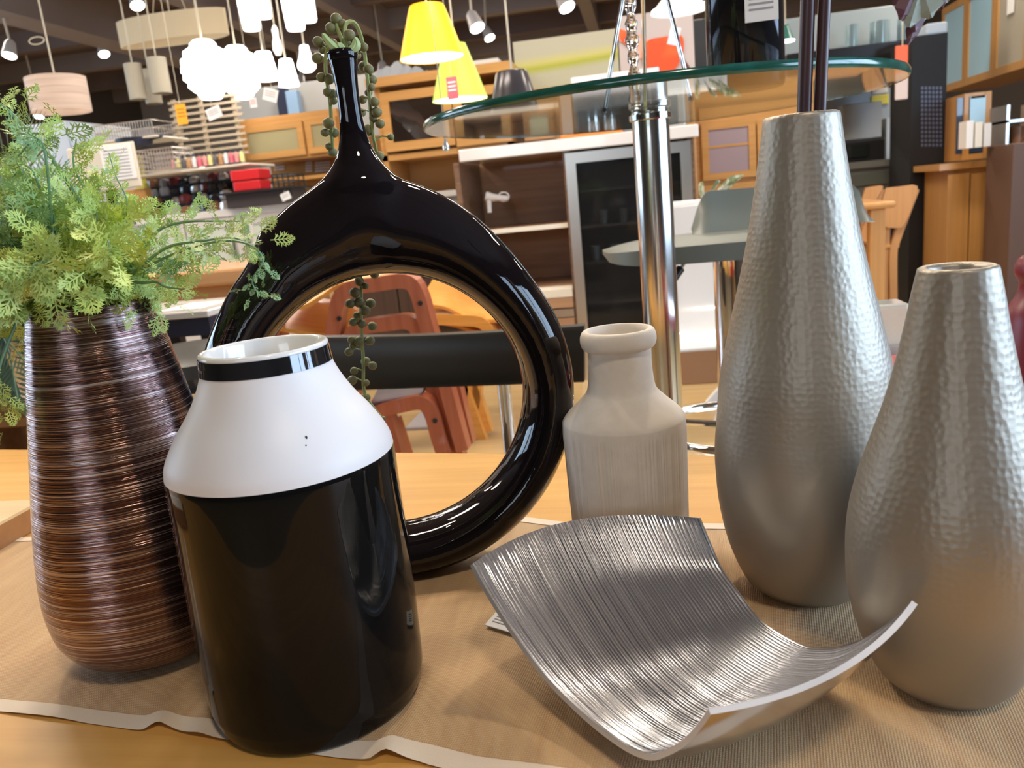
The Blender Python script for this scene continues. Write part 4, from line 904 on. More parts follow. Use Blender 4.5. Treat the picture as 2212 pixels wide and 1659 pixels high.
# centre right orange cupboard with glass door
Y3 = 4.5
t = cab('orange_glass_cupboard', 1503, 172, 1760, 640, Y3, .4, ORANGE, 'orange wood cupboard with glazed door behind the tall silver vase')
f = framed(t, 1516, 262, 1632, 386, Y3, ORANGE, mat('mauve_glass', (.34, .26, .27), .15), .035)
x0, x1, z0, z1 = rect(1530, 312, 1620, 317, Y3); obj('shelf', B().box(x0, x1, Y3-.016, Y3-.0135, z0, z1), ORANGE, f)
framed(t, 1636, 262, 1752, 386, Y3, ORANGE, mat('mauve_glass', (.34, .26, .27), .15), .035); pan(t, 'drawer', 1516, 392, 1750, 430, Y3, ORANGE)
# artificial leaves lying near bar stool
random.seed(2)
t = thing('variegated_leaves', at(1550, 412, Y=2.6), 'mottled grey green leaves sticking up behind the grey stool back', 'plant'); VL = mat('mottled_leaf', (.20, .26, .12), .6, noise_c=((.55, .55, .42), (60, 60, 60), 3, .5, .6))
for px, py, qx, qy, wd in ((1520, 420, 1510, 398, .02), (1530, 418, 1555, 392, .018), (1540, 418, 1600, 380, .02), (1560, 412, 1606, 378, .016)):
    a, d = at(px, py+8, Y=2.6), at(qx, qy, Y=2.6+random.uniform(-.03, .03)); P3 = smoothpts([a, a.lerp(d, .5)+Vector((0, 0, .008)), d], 4); b = B(); vs = []
    for i, p in enumerate(P3):
        f_ = i/(len(P3)-1); s_ = Vector((.3, -.2, .9))*wd*math.sin(PI*min(.97, f_*.8+.15)); vs += [p-s_, p+Vector((0, -.006, 0)), p+s_]
    b.add(vs, [(i*3+j, i*3+j+1, (i+1)*3+j+1, (i+1)*3+j) for i in range(len(P3)-1) for j in range(2)]); obj('leaf', b, VL, t, smooth=True)

# left white counter
Y4 = 4.0
x0, x1, z0, z1 = rect(274, 455, 800, 640, Y4); xs0, xs1, q0, q1 = rect(270, 447, 804, 463, Y4-.03)
t = thing('white_counter', ((x0+x1)/2, Y4+.22, 0), 'long white counter with pale frosted doors left behind the ring vase', 'kitchen counter')
obj('worktop', B().box(xs0, xs1, Y4-.03, Y4+.5, q0, q1), WHITEG, t, bevel=.003)
obj('body', B().box(x0, x1, Y4, Y4+.47, .08, q0), WHITE, t); obj('plinth', B().box(x0+.02, x1-.02, Y4+.04, Y4+.45, 0, .08), CREAM, t)
WC = q1
framed(t, 286, 482, 412, 625, Y4, WHITE, FROST, .012, 'open_bay'); framed(t, 415, 470, 535, 612, Y4, WHITE, FROST, .05, 'door', .85); framed(t, 538, 458, 640, 600, Y4, WHITE, FROST, .05, 'door', .1)
framed(t, 643, 448, 690, 600, Y4, WHITE, FROST, .03, 'door')
# dark drawer units through the ring
Yd = 3.95
t = thing('dark_drawer_unit', (at(780, 560, Y=Yd).x, Yd+.01, 0), 'dark brown drawers with aluminium rails seen through the ring vase', 'drawer unit')
for l, t_, r, b_, m, nm in ((692, 515, 862, 566, DARKW, 'drawer_front'), (692, 570, 862, 574, ALU, 'rail'), (692, 578, 862, 586, ALU, 'rail'), (692, 590, 862, 690, DARKW, 'drawer_front'), (866, 562, 1010, 576, DARKW, 'drawer_front'), (866, 578, 1010, 584, ALU, 'rail'), (866, 588, 1010, 594, ALU, 'rail'), (866, 598, 1010, 700, DARKW, 'drawer_front')):
    xa, xb, za, zb = rect(l, t_, r, b_, Yd-.001); obj(nm, B().box(xa, xb, Yd-.03, Yd-.0, za, zb), m, t)
xa, xb = at(690, 600, Y=Yd).x, at(1012, 600, Y=Yd).x; obj('carcass', B().box(xa, xb, Yd+.001, Yd+.015, 0, at(850, 515, Y=Yd).z), DARKW, t)
xa, xb, za, zb = rect(866, 470, 1004, 560, Yd-.001); obj('white_front', B().box(xa, xb, Yd-.03, Yd, za, zb), WHITE, t)
# hanging cupboards with amber glass
Y5 = 4.5
xa, xb, za, zb = rect(520, 246, 735, 345, Y5)
t = thing('hanging_cupboard', ((xa+xb)/2, Y5+.15, za), 'orange framed wall cupboard with amber glass doors left of the ring vase neck', 'cupboard')
obj('body', B().box(xa, xb, Y5, Y5+.33, za, zb), ORANGE, t)
framed(t, 526, 268, 660, 342, Y5, ORANGE, FROSTY, .035); framed(t, 664, 254, 732, 330, Y5, ORANGE, FROSTY, .035)
# hutch back panel and shelves below with perforated panel
xa, xb, za, zb = rect(565, 335, 830, 430, Y5+.2)
t = thing('perforated_hutch', ((xa+xb)/2, Y5+.3, WC), 'orange wood hutch back with white perforated dots behind the ring shoulder', 'hutch')
obj('back_panel', B().box(xa, xb, Y5+.34, Y5+.36, 0, za+(zb-za)*1.35), ORANGE, t)
zz = at(650, 384, Y=Y5+.2).z; obj('shelf', B().box(at(600, 384, Y=Y5+.2).x, xb, Y5+.05, Y5+.34, zz-.02, zz), ORANGE, t)
b = B()
for l, t_, nx, nz_ in ((594, 355, 5, 3), (662, 352, 3, 4), (683, 352, 7, 4)):
    for i in range(nx):
        for j in range(nz_):
            p = at(l+i*4.6, t_+j*6-i*.4, Y=Y5+.335); b.box(p.x-.005, p.x+.005, Y5+.333, Y5+.339, p.z-.005, p.z+.005)
obj('dot_pattern', b, PAPER, t)
# slatted screen
Y6 = 4.41
xa, xb, za, zb = rect(372, 205, 528, 345, Y6)
t = thing('slatted_screen', ((xa+xb)/2, Y6, WC), 'beige wooden slatted screen standing behind the kitchen trays', 'screen')
SL = mat('beige_slat_wood', (.48, .38, .26), .6)
for i in range(10):
    z = za+(zb-za)*(i+.5)/10; obj('slat', B().box(xa, xb, Y6, Y6+.012, z-.0065, z+.0065), SL, t)
for px in (380, 438, 510): x = at(px, 275, Y=Y6).x; obj('upright', B().box(x-.010, x+.010, Y6+.0125, Y6+.03, WC-.0, zb), SL, t)
# grey shop partition behind
simple('grey_partition', 500, 176, 830, 262, 6.2, .1, mat('pale_partition', (.34, .34, .33), .5), 'pale grey partition beyond the hanging cupboards', 'partition', zb=0)
simple('blue_column', 619, 195, 644, 252, 6.1, .08, mat('blue_column', (.25, .38, .55), .4), 'pale blue upright strip beyond the hanging cupboards', 'column')
simple('dark_column', 598, 190, 619, 254, 6.1, .08, NAVY, 'dark upright strip beside the pale blue one beyond the cupboards', 'column')
simple('white_fridge', 40, 266, 148, 330, 4.6, .4, mat('blue_white_enamel', (.70, .76, .82), .3), 'bluish white appliance behind the fern left', 'appliance', zb=0); simple('white_appliance', 150, 268, 200, 318, 4.55, .4, mat('blue_white_enamel', (.70, .76, .82), .3), 'narrow bluish white appliance beside the wide one behind the fern', 'appliance', zb=0)
# wire racks
def wire_basket(l, t_, r, b_, Y, depth, m, label, nx=9, nz_=5, r_=.003):
    xa, xb, za, zb = rect(l, t_, r, b_, Y); t = thing('wire_basket', ((xa+xb)/2, Y+depth/2, za), label, 'basket')
    for nm, y in (('front_grid', Y), ('back_grid', Y+depth)):
        b = B()
        for i in range(nx): x = xa+(xb-xa)*i/(nx-1); b.tube([(x, y, za), (x, y, zb)], r_, 5)
        for j in range(nz_): z = za+(zb-za)*j/(nz_-1); b.tube([(xa, y, z), (xb, y, z)], r_, 5)
        obj(nm, b, m, t)
    b = B()
    for x in (xa, xb):
        for j in range(nz_): z = za+(zb-za)*j/(nz_-1); b.tube([(x, Y, z), (x, Y+depth, z)], r_, 5)
    for i in range(nx): x = xa+(xb-xa)*i/(nx-1); b.tube([(x, Y, za), (x, Y+depth, za)], r_, 5)
    obj('floor_grid', b, m, t); return t
WIRE = mat('silver_wire', (.75, .72, .70), .25, .8); WIREB = mat('black_wire', (.03, .03, .03), .4)
wire_basket(205, 265, 330, 300, 4.2, .3, WIRE, 'silver wire rack above the dark round pan at left', 22, 3, .003)
wire_basket(290, 322, 375, 368, 3.9, .2, WIRE, 'silver wire basket with bright bottles above the packed trays', 14, 5, .003)
wire_basket(556, 378, 626, 436, 4.14, .2, WIREB, 'empty black wire basket right of the red box on the white counter', 7, 5, .004)
t = thing('round_pan', at(295, 325, Y=4.0), 'dark navy round pan on the wire shelf at left', 'pan'); c = ROOT[t.name]
obj('bowl', B().lathe(c, [(.03, 0), (.085, .025), (.095, .06), (.09, .06), (.08, .028), (.001, .008)], 32, capb=True), NAVY, t, smooth=True)
obj('handle', B().tube([c+Vector((.09, 0, .05)), c+Vector((.17, -.02, .055))], .01, 8), NAVY, t)
# shelf board carrying them and upright
for l, t_, r, b_, lb in ((270, 366, 540, 371, 'thin pale shelf board above the dark packed trays'), (190, 300, 340, 304, 'thin shelf board under the silver wire rack')):
    simple('shelf_board', l, t_, r, b_, 3.95, .3, CREAM, lb, 'shelf')
BOT = [(.80, .30, .30), (.85, .75, .3), (.1, .1, .1), (.5, .25, .1), (.8, .8, .8), (.75, .15, .2)]
for i in range(14):
    px = 376+i*11.4; c = at(px, 366-(px-376)*.12, Y=3.98); bm_ = mat('bottle_colour_%d' % (i % 6), BOT[i % 6], .3)
    t = thing('spice_bottle', c, ('%s bottle in the row above the trays, %s' % (['pinkish', 'yellow', 'black', 'brown', 'white', 'red'][i % 6], ['nearest the wire basket', 'left part of the row', 'middle of the row', 'towards the right end'][min(3, i//4)])), 'bottle', 'small bottles above the trays')
    obj('bottle', B().lathe(c, [(.011, 0), (.012, .035), (.006, .045), (.006, .052)], 12, capb=True), bm_, t, smooth=True); obj('cap', B().lathe(c+Vector((0, 0, .0525)), [(.0075, 0), (.0075, .012), (.0005, .012)], 12, capb=True), BLACKP, t)
# packs on the counter, tiers
random.seed(31)
PK = [mat('black_pack', (.03, .025, .03), .12), mat('maroon_pack', (.20, .04, .04), .15), mat('silver_pack', (.55, .53, .52), .12, .5), mat('brown_pack', (.22, .10, .05), .2), mat('clear_pack', (.40, .38, .37), .08, .2)]
n_ = 0
for row in range(5):
    for i in range(9):
        px = 312+i*21+random.uniform(-4, 4)+row*2; py = 382+row*19-(px-300)*.10; Yp = 4.34-row*.075
        z = WC+(4-row)*.055; kx = proj(Vector((at(px, py, Y=Yp).x, Yp, z)))[2]/F; c = Vector((at(px, py, Y=Yp).x, Yp, z)); a = random.uniform(-.3, .3)
        wv_, hv = random.uniform(.028, .042), random.uniform(.035, .052); vs = []
        for zz, s_ in ((0, .9), (.3, 1), (.8, .85), (1, .45)):
            for k in range(8):
                th = 2*PI*k/8+a; vs.append((c.x+wv_*s_*math.cos(th)*random.uniform(.85, 1.1), c.y+.026*s_*math.sin(th), c.z+hv*zz))
        b = B().add(vs, [(j*8+k, j*8+(k+1) % 8, (j+1)*8+(k+1) % 8, (j+1)*8+k) for j in range(3) for k in range(8)]+[tuple(range(8))[::-1], tuple(range(24, 32))])
        tag(obj('wrapped_pack', b, PK[random.randrange(5)], org=c), 'small shiny wrapped pack of utensils in the dark tiered display on the white counter', 'pack', 'wrapped packs on the tiered display')
for row in range(1, 5):
    za = WC+(4-row)*.055+.0; xa, xb = at(300, 400, Y=4.3).x, at(520, 400, Y=4.3).x; y = 4.34-row*.075
    if row < 4: tag(obj('display_tier', B().box(xa, xb, y-.036, y+.036, WC, za), BLACKP, org=((xa+xb)/2, y, WC)), ['', 'highest', 'middle', 'lowest'][row]+' black tier under the wrapped packs', 'display step')
tag(obj('display_tier', B().box(xa, xb, 4.305, 4.38, WC, WC+.22), BLACKP, org=((xa+xb)/2, 4.34, WC)), 'rear black tier behind the wrapped packs', 'display step')
xa, xb, za, zb = rect(501, 366, 560, 412, 3.92)
t = thing('red_box', ((xa+xb)/2, 3.99, za), 'bright red ridged plastic box on the black tray beside the packs', 'box')
obj('body', B().box(xa, xb, 3.92, 4.05, za, za+(zb-za)*.47), RED, t, bevel=.006); obj('lid', B().box(xa-.004, xb+.004, 3.915, 4.055, za+(zb-za)*.5, zb), RED, t, bevel=.006)
xa2 = at(470, 430, Y=3.9).x; xb2 = at(640, 430, Y=3.9).x
t = thing('black_tray', ((xa2+xb2)/2, 4.0, WC), 'black wire tray stack under the red box on the white counter', 'tray')
obj('tray', B().box(xa2, xb2, 3.9, 4.12, za-.012, za-.001), BLACKP, t); obj('base', B().box(xa2+.03, xb2-.03, 3.93, 4.1, WC, za-.013), mat('dark_packs', (.06, .05, .05), .3), t)
tagcard(617, 424, 22, 16, 3.86, PAPER, 'white price card at the right end of the black tray', INK, .3, up=0)
# clipboard sign, yellow strip, post, bin
xa, xb, za, zb = rect(150, 312, 298, 412, 3.3)
t = thing('white_sign_board', ((xa+xb)/2, 3.3, za), 'large rounded white sign board with printed sheet behind the fern', 'sign')
obj('board', B().box(xa, xb, 3.3, 3.312, za, zb), mat('cream_board', (.70, .64, .52), .5), t, bevel=.02)
sx = xa+(xb-xa)*.5; obj('sheet', B().box(sx, xb-.012, 3.296, 3.2995, za+(zb-za)*.2, zb-.008), PAPER, t)
for i in range(9): z = zb-.03-i*.014; obj('text_line', B().box(sx+.014, xb-.03, 3.2945, 3.2958, z, z+.003), INK, t)
obj('stand', B().box((xa+xb)/2-.02, (xa+xb)/2+.02, 3.313, 3.33, 0, zb-.03), BLACKP, t)
simple('yellow_strip', 285, 334, 306, 404, 4.16, .03, YEL, 'narrow yellow panel beside the white sign board', 'panel', zb=WC)
simple('wooden_post', 272, 408, 318, 470, 4.02, .06, ORANGEV, 'short orange wood panel beneath the yellow strip', 'panel', zb=WC)
c = at(205, 640, Y=3.0); zt_ = at(200, 445, Y=3.0).z; k = proj(c)[2]/F
t = thing('white_bin', (c.x, 3.0, 0), 'glossy white cylindrical bin with black lid behind the fern', 'bin'); c = ROOT[t.name]
obj('body', B().lathe(c, [(.001, 0), (62*k, 0), (62*k, zt_-.02), (.001, zt_-.02)], 40), WHITEG, t, smooth=True); obj('lid', B().lathe(c+Vector((0, 0, zt_-.018)), [(.001, 0), (63*k, 0), (60*k, .03), (.001, .035)], 40), BLACKP, t, smooth=True)
# tan table and white table left
x0, x1, z0, z1 = rect(240, 588, 575, 630, 2.55)
t = thing('tan_table', ((x0+x1)/2, 2.9, 0), 'tan wooden table behind the white table at left', 'table'); TAN = wood('tan_wood', (.62, .34, .16), (.52, .28, .12))
obj('tabletop', B().box(x0, x1, 2.55, 3.25, z1-.055, z1), TAN, t, bevel=.01); obj('apron', B().box(x0+.03, x1-.03, 2.6, 3.2, z1-.15, z1-.056), TAN, t)
for x in (x0+.05, x1-.08):
    for y in (2.62, 3.15): obj('leg', B().box(x, x+.05, y, y+.05, 0, z1-.15), TAN, t)
q = [at(300, 702, Y=1.75), at(450, 682, Y=1.75)]; zt_ = at(385, 690, Y=1.75).z
xa, xb = q[0].x-.12, q[1].x
t = thing('white_table', ((xa+xb)/2, 2.0, 0), 'white topped table with black underside left of the ring vase', 'table')
obj('tabletop', B().prism([(xa, 1.75, zt_), (xb, 1.75, zt_), (xb-.0, 2.05, zt_), (xa, 2.05, zt_)], (0, 0, .016)), WHITEG, t, bevel=.003)
obj('underframe', B().box(xa+.01, xb-.01, 1.765, 2.04, zt_-.045, zt_-.001), NAVY, t)
for x in (xa+.03, xb-.06):
    for y in (1.8, 2.0): obj('leg', B().box(x, x+.03, y, y+.03, 0, zt_-.046), BLACKP, t)
o = tag(obj('printed_sheet', B().box(xb-.16, xb-.05, 1.8, 1.95, zt_+.0165, zt_+.0175), PAPER, org=(xb-.1, 1.9, zt_+.0165)), 'white sheet of paper lying on the white table', 'paper')
# black stools/chairs near left
c = at(402, 800, Y=1.45)
t = thing('black_stool', (c.x, 1.5, 0), 'black leather stool with chrome rim between bronze vase and ring vase', 'stool'); k = proj(c)[2]/F; s0 = Vector((c.x, 1.5, 0)); zt_ = at(402, 750, Y=1.5).z
obj('seat', B().lathe(s0+Vector((0, 0, zt_-.06)), [(.001, 0), (.15, 0), (.165, .02), (.16, .045), (.12, .058), (.001, .06)], 48), BLACKL, t, smooth=True)
obj('rim', B().lathe(s0+Vector((0, 0, zt_-.075)), [(.001, 0), (.16, 0), (.166, .008), (.15, .0145), (.001, .0145)], 48), CHROME, t, smooth=True)
obj('post', B().tube([s0, s0+Vector((0, 0, zt_-.076))], .025, 20), CHROME, t, smooth=True); obj('base', B().lathe(s0, [(.19, 0), (.19, .01), (.03, .025), (.001, .025)], 48, capb=True), CHROME, t, smooth=True)
# wooden bench left below fern
x0, x1, z0, z1 = rect(-120, 862, 100, 934, 1.5)
t = thing('wooden_bench', ((x0+x1)/2, 1.6, 0), 'dark brown wooden bench behind the left edge of the display table', 'bench'); BW_ = wood('bench_wood', (.26, .13, .05), (.20, .09, .035))
obj('seat', B().box(x0, x1, 1.5, 1.72, z0, z1-.0), BW_, t, bevel=.03); 
for x in (x0+.02, x1-.08): obj('leg', B().box(x, x+.05, 1.52, 1.70, 0, z0), BW_, t)
# ================================================================== black leather chair in front of stacked chairs
Yb = 1.5
t = thing('black_leather_chair', (at(980, 780, Y=Yb).x, Yb-.0, 0), 'low black leather chair back with chrome posts seen through the ring vase', 'chair')
b = B(); vs = []; N = 24
for i in range(N+1):
    f = i/N; px = 690+(1262-690)*f; ty = 727-26*f+(6*math.sin(PI*f)); by = 848-20*f
    y = Yb+.03*math.sin(PI*f)
    a, d = at(px, ty, Y=y), at(px, by, Y=y)
    for dy, (p, q_) in ((0, (a, d)), (.028, (d, a))):
        for g in ((.02, .1, .5, .9, .98) if dy == 0 else (.02, .5, .98)):
            r_ = p.lerp(q_, g); r_.y += dy-(.006 if (dy == 0 and .05 < g < .95) else 0); vs.append(r_)
M8 = 8
b.add(vs, [(i*M8+j, (i+1)*M8+j, (i+1)*M8+(j+1) % M8, i*M8+(j+1) % M8) for i in range(N) for j in range(M8)]+[tuple(range(M8)), tuple(N*M8+k for k in range(M8))[::-1]])
obj('backrest', b, BLACKL, t, smooth=True)
for px in (720, 1088):
    a = at(px, 830, Y=Yb+.045); obj('post', B().tube([a+Vector((0, 0, .03)), Vector((a.x, a.y, .05))], .014 if px > 1000 else .012, 16), CHROME, t, smooth=True)
xl_, xr_ = at(720, 830, Y=Yb).x, at(1088, 830, Y=Yb).x
obj('seat', B().box(xl_, xr_, Yb-.40, Yb+.02, .22, .29), BLACKL, t, bevel=.02); obj('floor_frame', B().box(xl_-.02, xr_+.02, Yb-.4, Yb+.06, 0, .02), CHROME, t, bevel=.008)
for x in (xl_, xr_): obj('front_leg', B().tube([(x, Yb-.38, .02), (x, Yb-.38, .22)], .012, 12), CHROME, t, smooth=True)
# ================================================================== stacked bentwood chairs
def sidef(pts, Y, wx, wy): return B().bar(smoothpts([at(x, y, Y=Y) for x, y in pts], 4), wx, wy)
def wchair(label, Y, zoff, frames, seatpoly, mfr, mseat, legs, group, bolt=()):
    c = at(frames[0][0][0]+60, 900, Y=Y); t = thing('bentwood_armchair', (c.x, Y, 0), label, 'chair', group)
    for f_ in frames: obj('side_frame', sidef(f_, Y, .040, .055), mfr, t)
    if seatpoly:
        pts, dep = seatpoly; b = B(); P3 = smoothpts([at(x, y, Y=Y-.02) for x, y in pts], 5); n = len(P3); vs = []
        for p in P3:
            for y, dz in ((0, 0), (dep*.5, .03), (dep, .055)): vs.append(p+Vector((-.04*y/dep, y, dz)))
            for y, dz in ((dep, .055), (dep*.5, .03), (0, 0)): vs.append(p+Vector((-.04*y/dep, y, dz-.012)))
        b.add(vs, [(i*6+j, (i+1)*6+j, (i+1)*6+(j+1) % 6, i*6+(j+1) % 6) for i in range(n-1) for j in range(6)]+[tuple(range(6)), tuple((n-1)*6+k for k in range(6))[::-1]])
        obj('seat', b, mseat, t, smooth=True)
    for x, y in bolt:
        p = at(x, y, Y=Y-.029); obj('bolt', B().tube([p, p+Vector((0, -.003, 0))], .007, 12), BLACKP, t)
    for l in legs: obj('leg', B().bar([at(*q, Y=Y+.01) if i else at(*q, Y=Y+.01) for i, q in enumerate(l)], .036, .05), mfr, t)
    return t
G = 'stacked red stained bentwood chairs'
wchair('topmost red framed bentwood chair of the stack with wavy orange seat', 2.15, 0, [[(722, 790), (724, 720), (736, 650), (762, 622), (820, 612), (880, 606), (905, 630), (925, 700), (950, 790)]], ([(572, 645), (610, 648), (650, 660), (690, 640), (735, 612), (800, 604), (880, 600)], .42), REDWOOD, PLY, [[(925, 700), (948, 790), (994, 990)], [(596, 668), (598, 760)]], G, ((733, 688), (908, 655)))
wchair('second red framed chair from the top of the stack, with narrower arm loop', 2.16, 0, [[(755, 800), (762, 728), (785, 706), (850, 696), (885, 694), (908, 715), (940, 800)]], ([(596, 706), (660, 716), (740, 726)], .30), REDWOOD, PLY, [[(908, 715), (931, 800), (974, 990)], [(604, 715), (608, 800)]], G)
wchair('lowest red framed chair of the stack seen under the black chair back', 2.12, 0, [[(780, 1000), (800, 905), (825, 885), (870, 872), (915, 866), (936, 890), (950, 940), (970, 1000)]], ([(800, 872), (860, 862), (910, 855)], .38), REDWOOD, mat('dark_seat', (.10, .05, .06), .4), [[(836, 890), (868, 1000)], [(965, 830), (1002, 968)]], G, ((940, 909),))
wchair('third red framed chair of the stack with its leg fanned to the right', 2.19, 0, [[(760, 870), (775, 800), (800, 790), (880, 780), (915, 800), (960, 870)]], None, REDWOOD, PLY, [[(984, 830), (1013, 954)], [(850, 905), (880, 1000)]], G)
G2 = 'stacked natural wood chairs'
wchair('upper natural orange wood chair of the right hand stack', 2.75, 0, [[(900, 800), (905, 720), (925, 690), (1000, 690), (1050, 700), (1075, 760)]], ([(905, 655), (960, 662), (1010, 684), (1060, 690), (1112, 688), (1140, 690)], .40), PLY, PLY, [[(990, 800), (1048, 960)], [(1010, 800), (985, 960)]], G2)
wchair('lower natural orange wood chair of the right hand stack', 2.78, 0, [[(930, 830), (935, 760), (960, 735), (1030, 730), (1070, 740), (1095, 800)]], ([(925, 690), (980, 700), (1040, 715), (1130, 712)], .40), PLY, PLY, [[(1020, 820), (1055, 930)], [(1035, 820), (1010, 1000)]], G2)
simple('grey_floor_mat', 878, 922, 935, 985, 2.9, .5, mat('grey_fabric', (.36, .34, .35), .8), 'grey fabric box on the floor behind the stacked chairs', 'box')
# ================================================================== glass table
gc = at(1440, 232, Y=1.36); GZ = gc.z; rr = 0
gl = at(920, 283, Y=1.36).x; gr = at(1958, 190, Y=1.36).x; GR = (gr-gl)/2*.985; gcx = (gl+gr)/2
GZ = at(1440, 225, Y=1.36).z
print('GLASS', GZ, GR)
g0 = Vector((gcx, 1.38, 0)); t = thing('glass_table', g0, 'high round glass table with green edge on a chrome post', 'table')
mg = bpy.data.materials.new('clear_table_glass'); mg.use_nodes = True; bs = mg.node_tree.nodes['Principled BSDF']; bs.inputs['Base Color'].default_value = (.86, .95, .92, 1); bs.inputs['Roughness'].default_value = .02; bs.inputs['Transmission Weight'].default_value = 1; bs.inputs['IOR'].default_value = 1.12
mge = mat('green_glass_edge', (.015, .11, .085), .12, spec=.8, noise_c=((.01, .07, .05), (25, 25, 90), 3, .4, .6))
obj('glass_top', B().lathe(g0+Vector((0, 0, GZ-.006)), [(.001, 0), (GR-.0005, 0), (GR-.0005, .012), (.001, .012)], 128), mg, t, smooth=True)
obj('glass_edge', B().lathe(g0+Vector((0, 0, GZ-.006)), [(GR, .0), (GR+.002, .003), (GR+.002, .009), (GR, .012), (GR-.0004, .012), (GR-.0004, 0), (GR, 0)], 160), mge, t, smooth=True)
px_ = at(1415, 450, Y=1.38).x; g1 = Vector((px_, 1.38, 0))
obj('post', B().lathe(g1, [(.030, .02), (.030, GZ-.0065)], 40), mat('satin_chrome', (.80, .78, .74), .16, 1), t, smooth=True); obj('collar', B().lathe(g1+Vector((0, 0, at(1415, 258, Y=1.36).z)), [(.03, 0), (.034, .002), (.034, .010), (.03, .012)], 40), CHROME, t, smooth=True)
obj('base', B().lathe(g1, [(.24, 0), (.24, .01), (.04, .022), (.001, .022)], 48, capb=True), CHROME, t, smooth=True)
GT = GZ+.0062
# objects on the glass table
def ong(px, dy): p = at(px, 200, Y=1.38+dy); return Vector((p.x, 1.38+dy, GT))
c = ong(1612, -.14)
t = thing('black_pot', c, 'shiny black and chrome cylinder pot standing on the glass table', 'pot')
obj('body', B().lathe(c, [(.001, 0), (.050, 0), (.053, .004), (.053, .22), (.048, .22), (.048, .01), (.001, .01)], 48), mat('black_chrome', (.03, .03, .035), .06, .7), t, smooth=True)
tagcard(1645, 12, 70, 62, c.y-.06, PAPER, 'white price tag with small print stuck on the black cylinder pot', INK, up=0)
a0 = ong(1303, -.03); a1 = ong(1492, -.05); apex = at(1385, -230, Y=1.34)
t = thing('chrome_tripod', ong(1395, 0), 'thin chrome tripod legs rising from the glass table', 'stand'); 
for q in (a0, a1, ong(1392, .12)): obj('leg', B().tube([q+Vector((0, 0, .001)), q.lerp(apex, .97)], .0035, 10), CHROME, t, smooth=True); obj('foot', B().ball(q+Vector((0, 0, .005)), .005, 10, 6), BLACKP, t, smooth=True)
obj('hub', B().ball(apex, .014, 14, 8), CHROME, t, smooth=True)
c = ong(1372, -.08); prf = [(.001, 0), (.011, 0)]
for i in range(40): prf.append((.0085+.0022*math.sin(i*1.9)+.0012*math.sin(i*.7), .004+i*.0075))
prf.append((.001, .31))
t = tag(obj('crystal_rod', B().lathe(c, prf, 20), mat('crystal', (1, 1, 1), .02, trans=1, ior=1.45), org=c, smooth=True, auto=False), 'wavy clear crystal rod standing on the glass table', 'ornament')
t = thing('price_string', at(965, 330, Y=1.6), 'tiny clear glass drop hanging under the left of the glass table', 'ornament'); c = ROOT[t.name]
obj('drop', B().lathe(c, [(.0005, 0), (.006, .004), (.007, .011), (.003, .024), (.001, .04)], 14), mat('bright_glass', (.75, .75, .72), .05, .5), t, smooth=True); obj('thread', B().tube([c+Vector((0, 0, .04)), c+Vector((0, 0, 1.4))], .0008, 5), CORD, t)
# ================================================================== grey bar stool
Ys = 1.8
def ps(px, py, dy=0): return at(px, py, Y=Ys+dy)
sc = ps(1585, 560, .0); t = thing('grey_bar_stool', (sc.x, Ys+.1, 0), 'grey leather bar stool on a chrome gas lift column', 'bar stool'); base = Vector((sc.x, Ys+.1, 0))
b = B(); vs = []; N = 30; J = 14
xl_, xr_ = ps(1297, 548).x, ps(1872, 510).x; zseat = ps(1500, 522).z
for i in range(N+1):
    f = i/N; x = xl_+(xr_-xl_)*f; s = 2*f-1
    d = .21*math.sqrt(max(.0, 1-abs(s)**3.2))+.004
    for j in range(J+1):
        g = j/J; y = Ys+.10+(-d+2*d*g)
        z = zseat-.012*(abs(s)**3)+.004*math.sin(PI*g)
        vs.append((x, y, z))
    for j in range(J, -1, -1):
        g = j/J; y = Ys+.10+(-d+2*d*g); e = math.sqrt(max(0, 1-abs(s)**4))
        vs.append((x, y, zseat-.012*(abs(s)**3)-.006-.030*e))
M_ = 2*(J+1)
b.add(vs, [(i*M_+j, (i+1)*M_+j, (i+1)*M_+(j+1) % M_, i*M_+(j+1) % M_) for i in range(N) for j in range(M_)]+[tuple(range(M_)), tuple(N*M_+k for k in range(M_))[::-1]])
obj('seat', b, GREYL, t, smooth=True)
b = B(); vs = []
for i in range(N+1):
    f = i/N; px = 1492+(1872-1492)*f; x = ps(px, 450, .25).x
    zt_ = ps(px, 415-(px-1500)*.075, .25).z; zb_ = zseat-.002; tap = min(1, f/.10+.0); e_ = min(1, (1-f)/.12)
    hh = (zt_-zb_)*min(1, .15+.85*math.sin(min(1, f/.11)*PI/2))*math.sqrt(max(.02, 1-(1-e_)**2))
    yb = Ys+.27-.05*abs(2*f-1)**3
    for g, dy in ((0, -.05), (.33, -.02), (.66, .01), (1, .03)): vs.append((x, yb+dy, zb_+hh*g))
    for g, dy in ((1, .045), (.66, .03), (.33, .0), (0, -.03)): vs.append((x, yb+dy, zb_+hh*g))
b.add(vs, [(i*8+j, (i+1)*8+j, (i+1)*8+(j+1) % 8, i*8+(j+1) % 8) for i in range(N) for j in range(8)]+[tuple(range(8)), tuple(N*8+k for k in range(8))[::-1]])
obj('backrest', b, GREYL, t, smooth=True)
zu = zseat-.038
obj('column', B().lathe(base, [(.036, .02), (.036, zu-.001)], 40), CHROME, t, smooth=True)
obj('column_foot', B().lathe(base, [(.22, 0), (.22, .012), (.06, .03), (.036, .05)], 56, capb=True), CHROME, t, smooth=True)
a = ps(1495, 545, .03); d = ps(1462, 592, .0); obj('lever', B().tube([Vector((base.x-.03, base.y, zu-.012)), a, d], .004, 8), ALU, t, smooth=True); obj('lever_grip', B().tube([d+(a-d)*.25, d-(a-d)*.35], .010, 10), BLACKP, t, smooth=True)
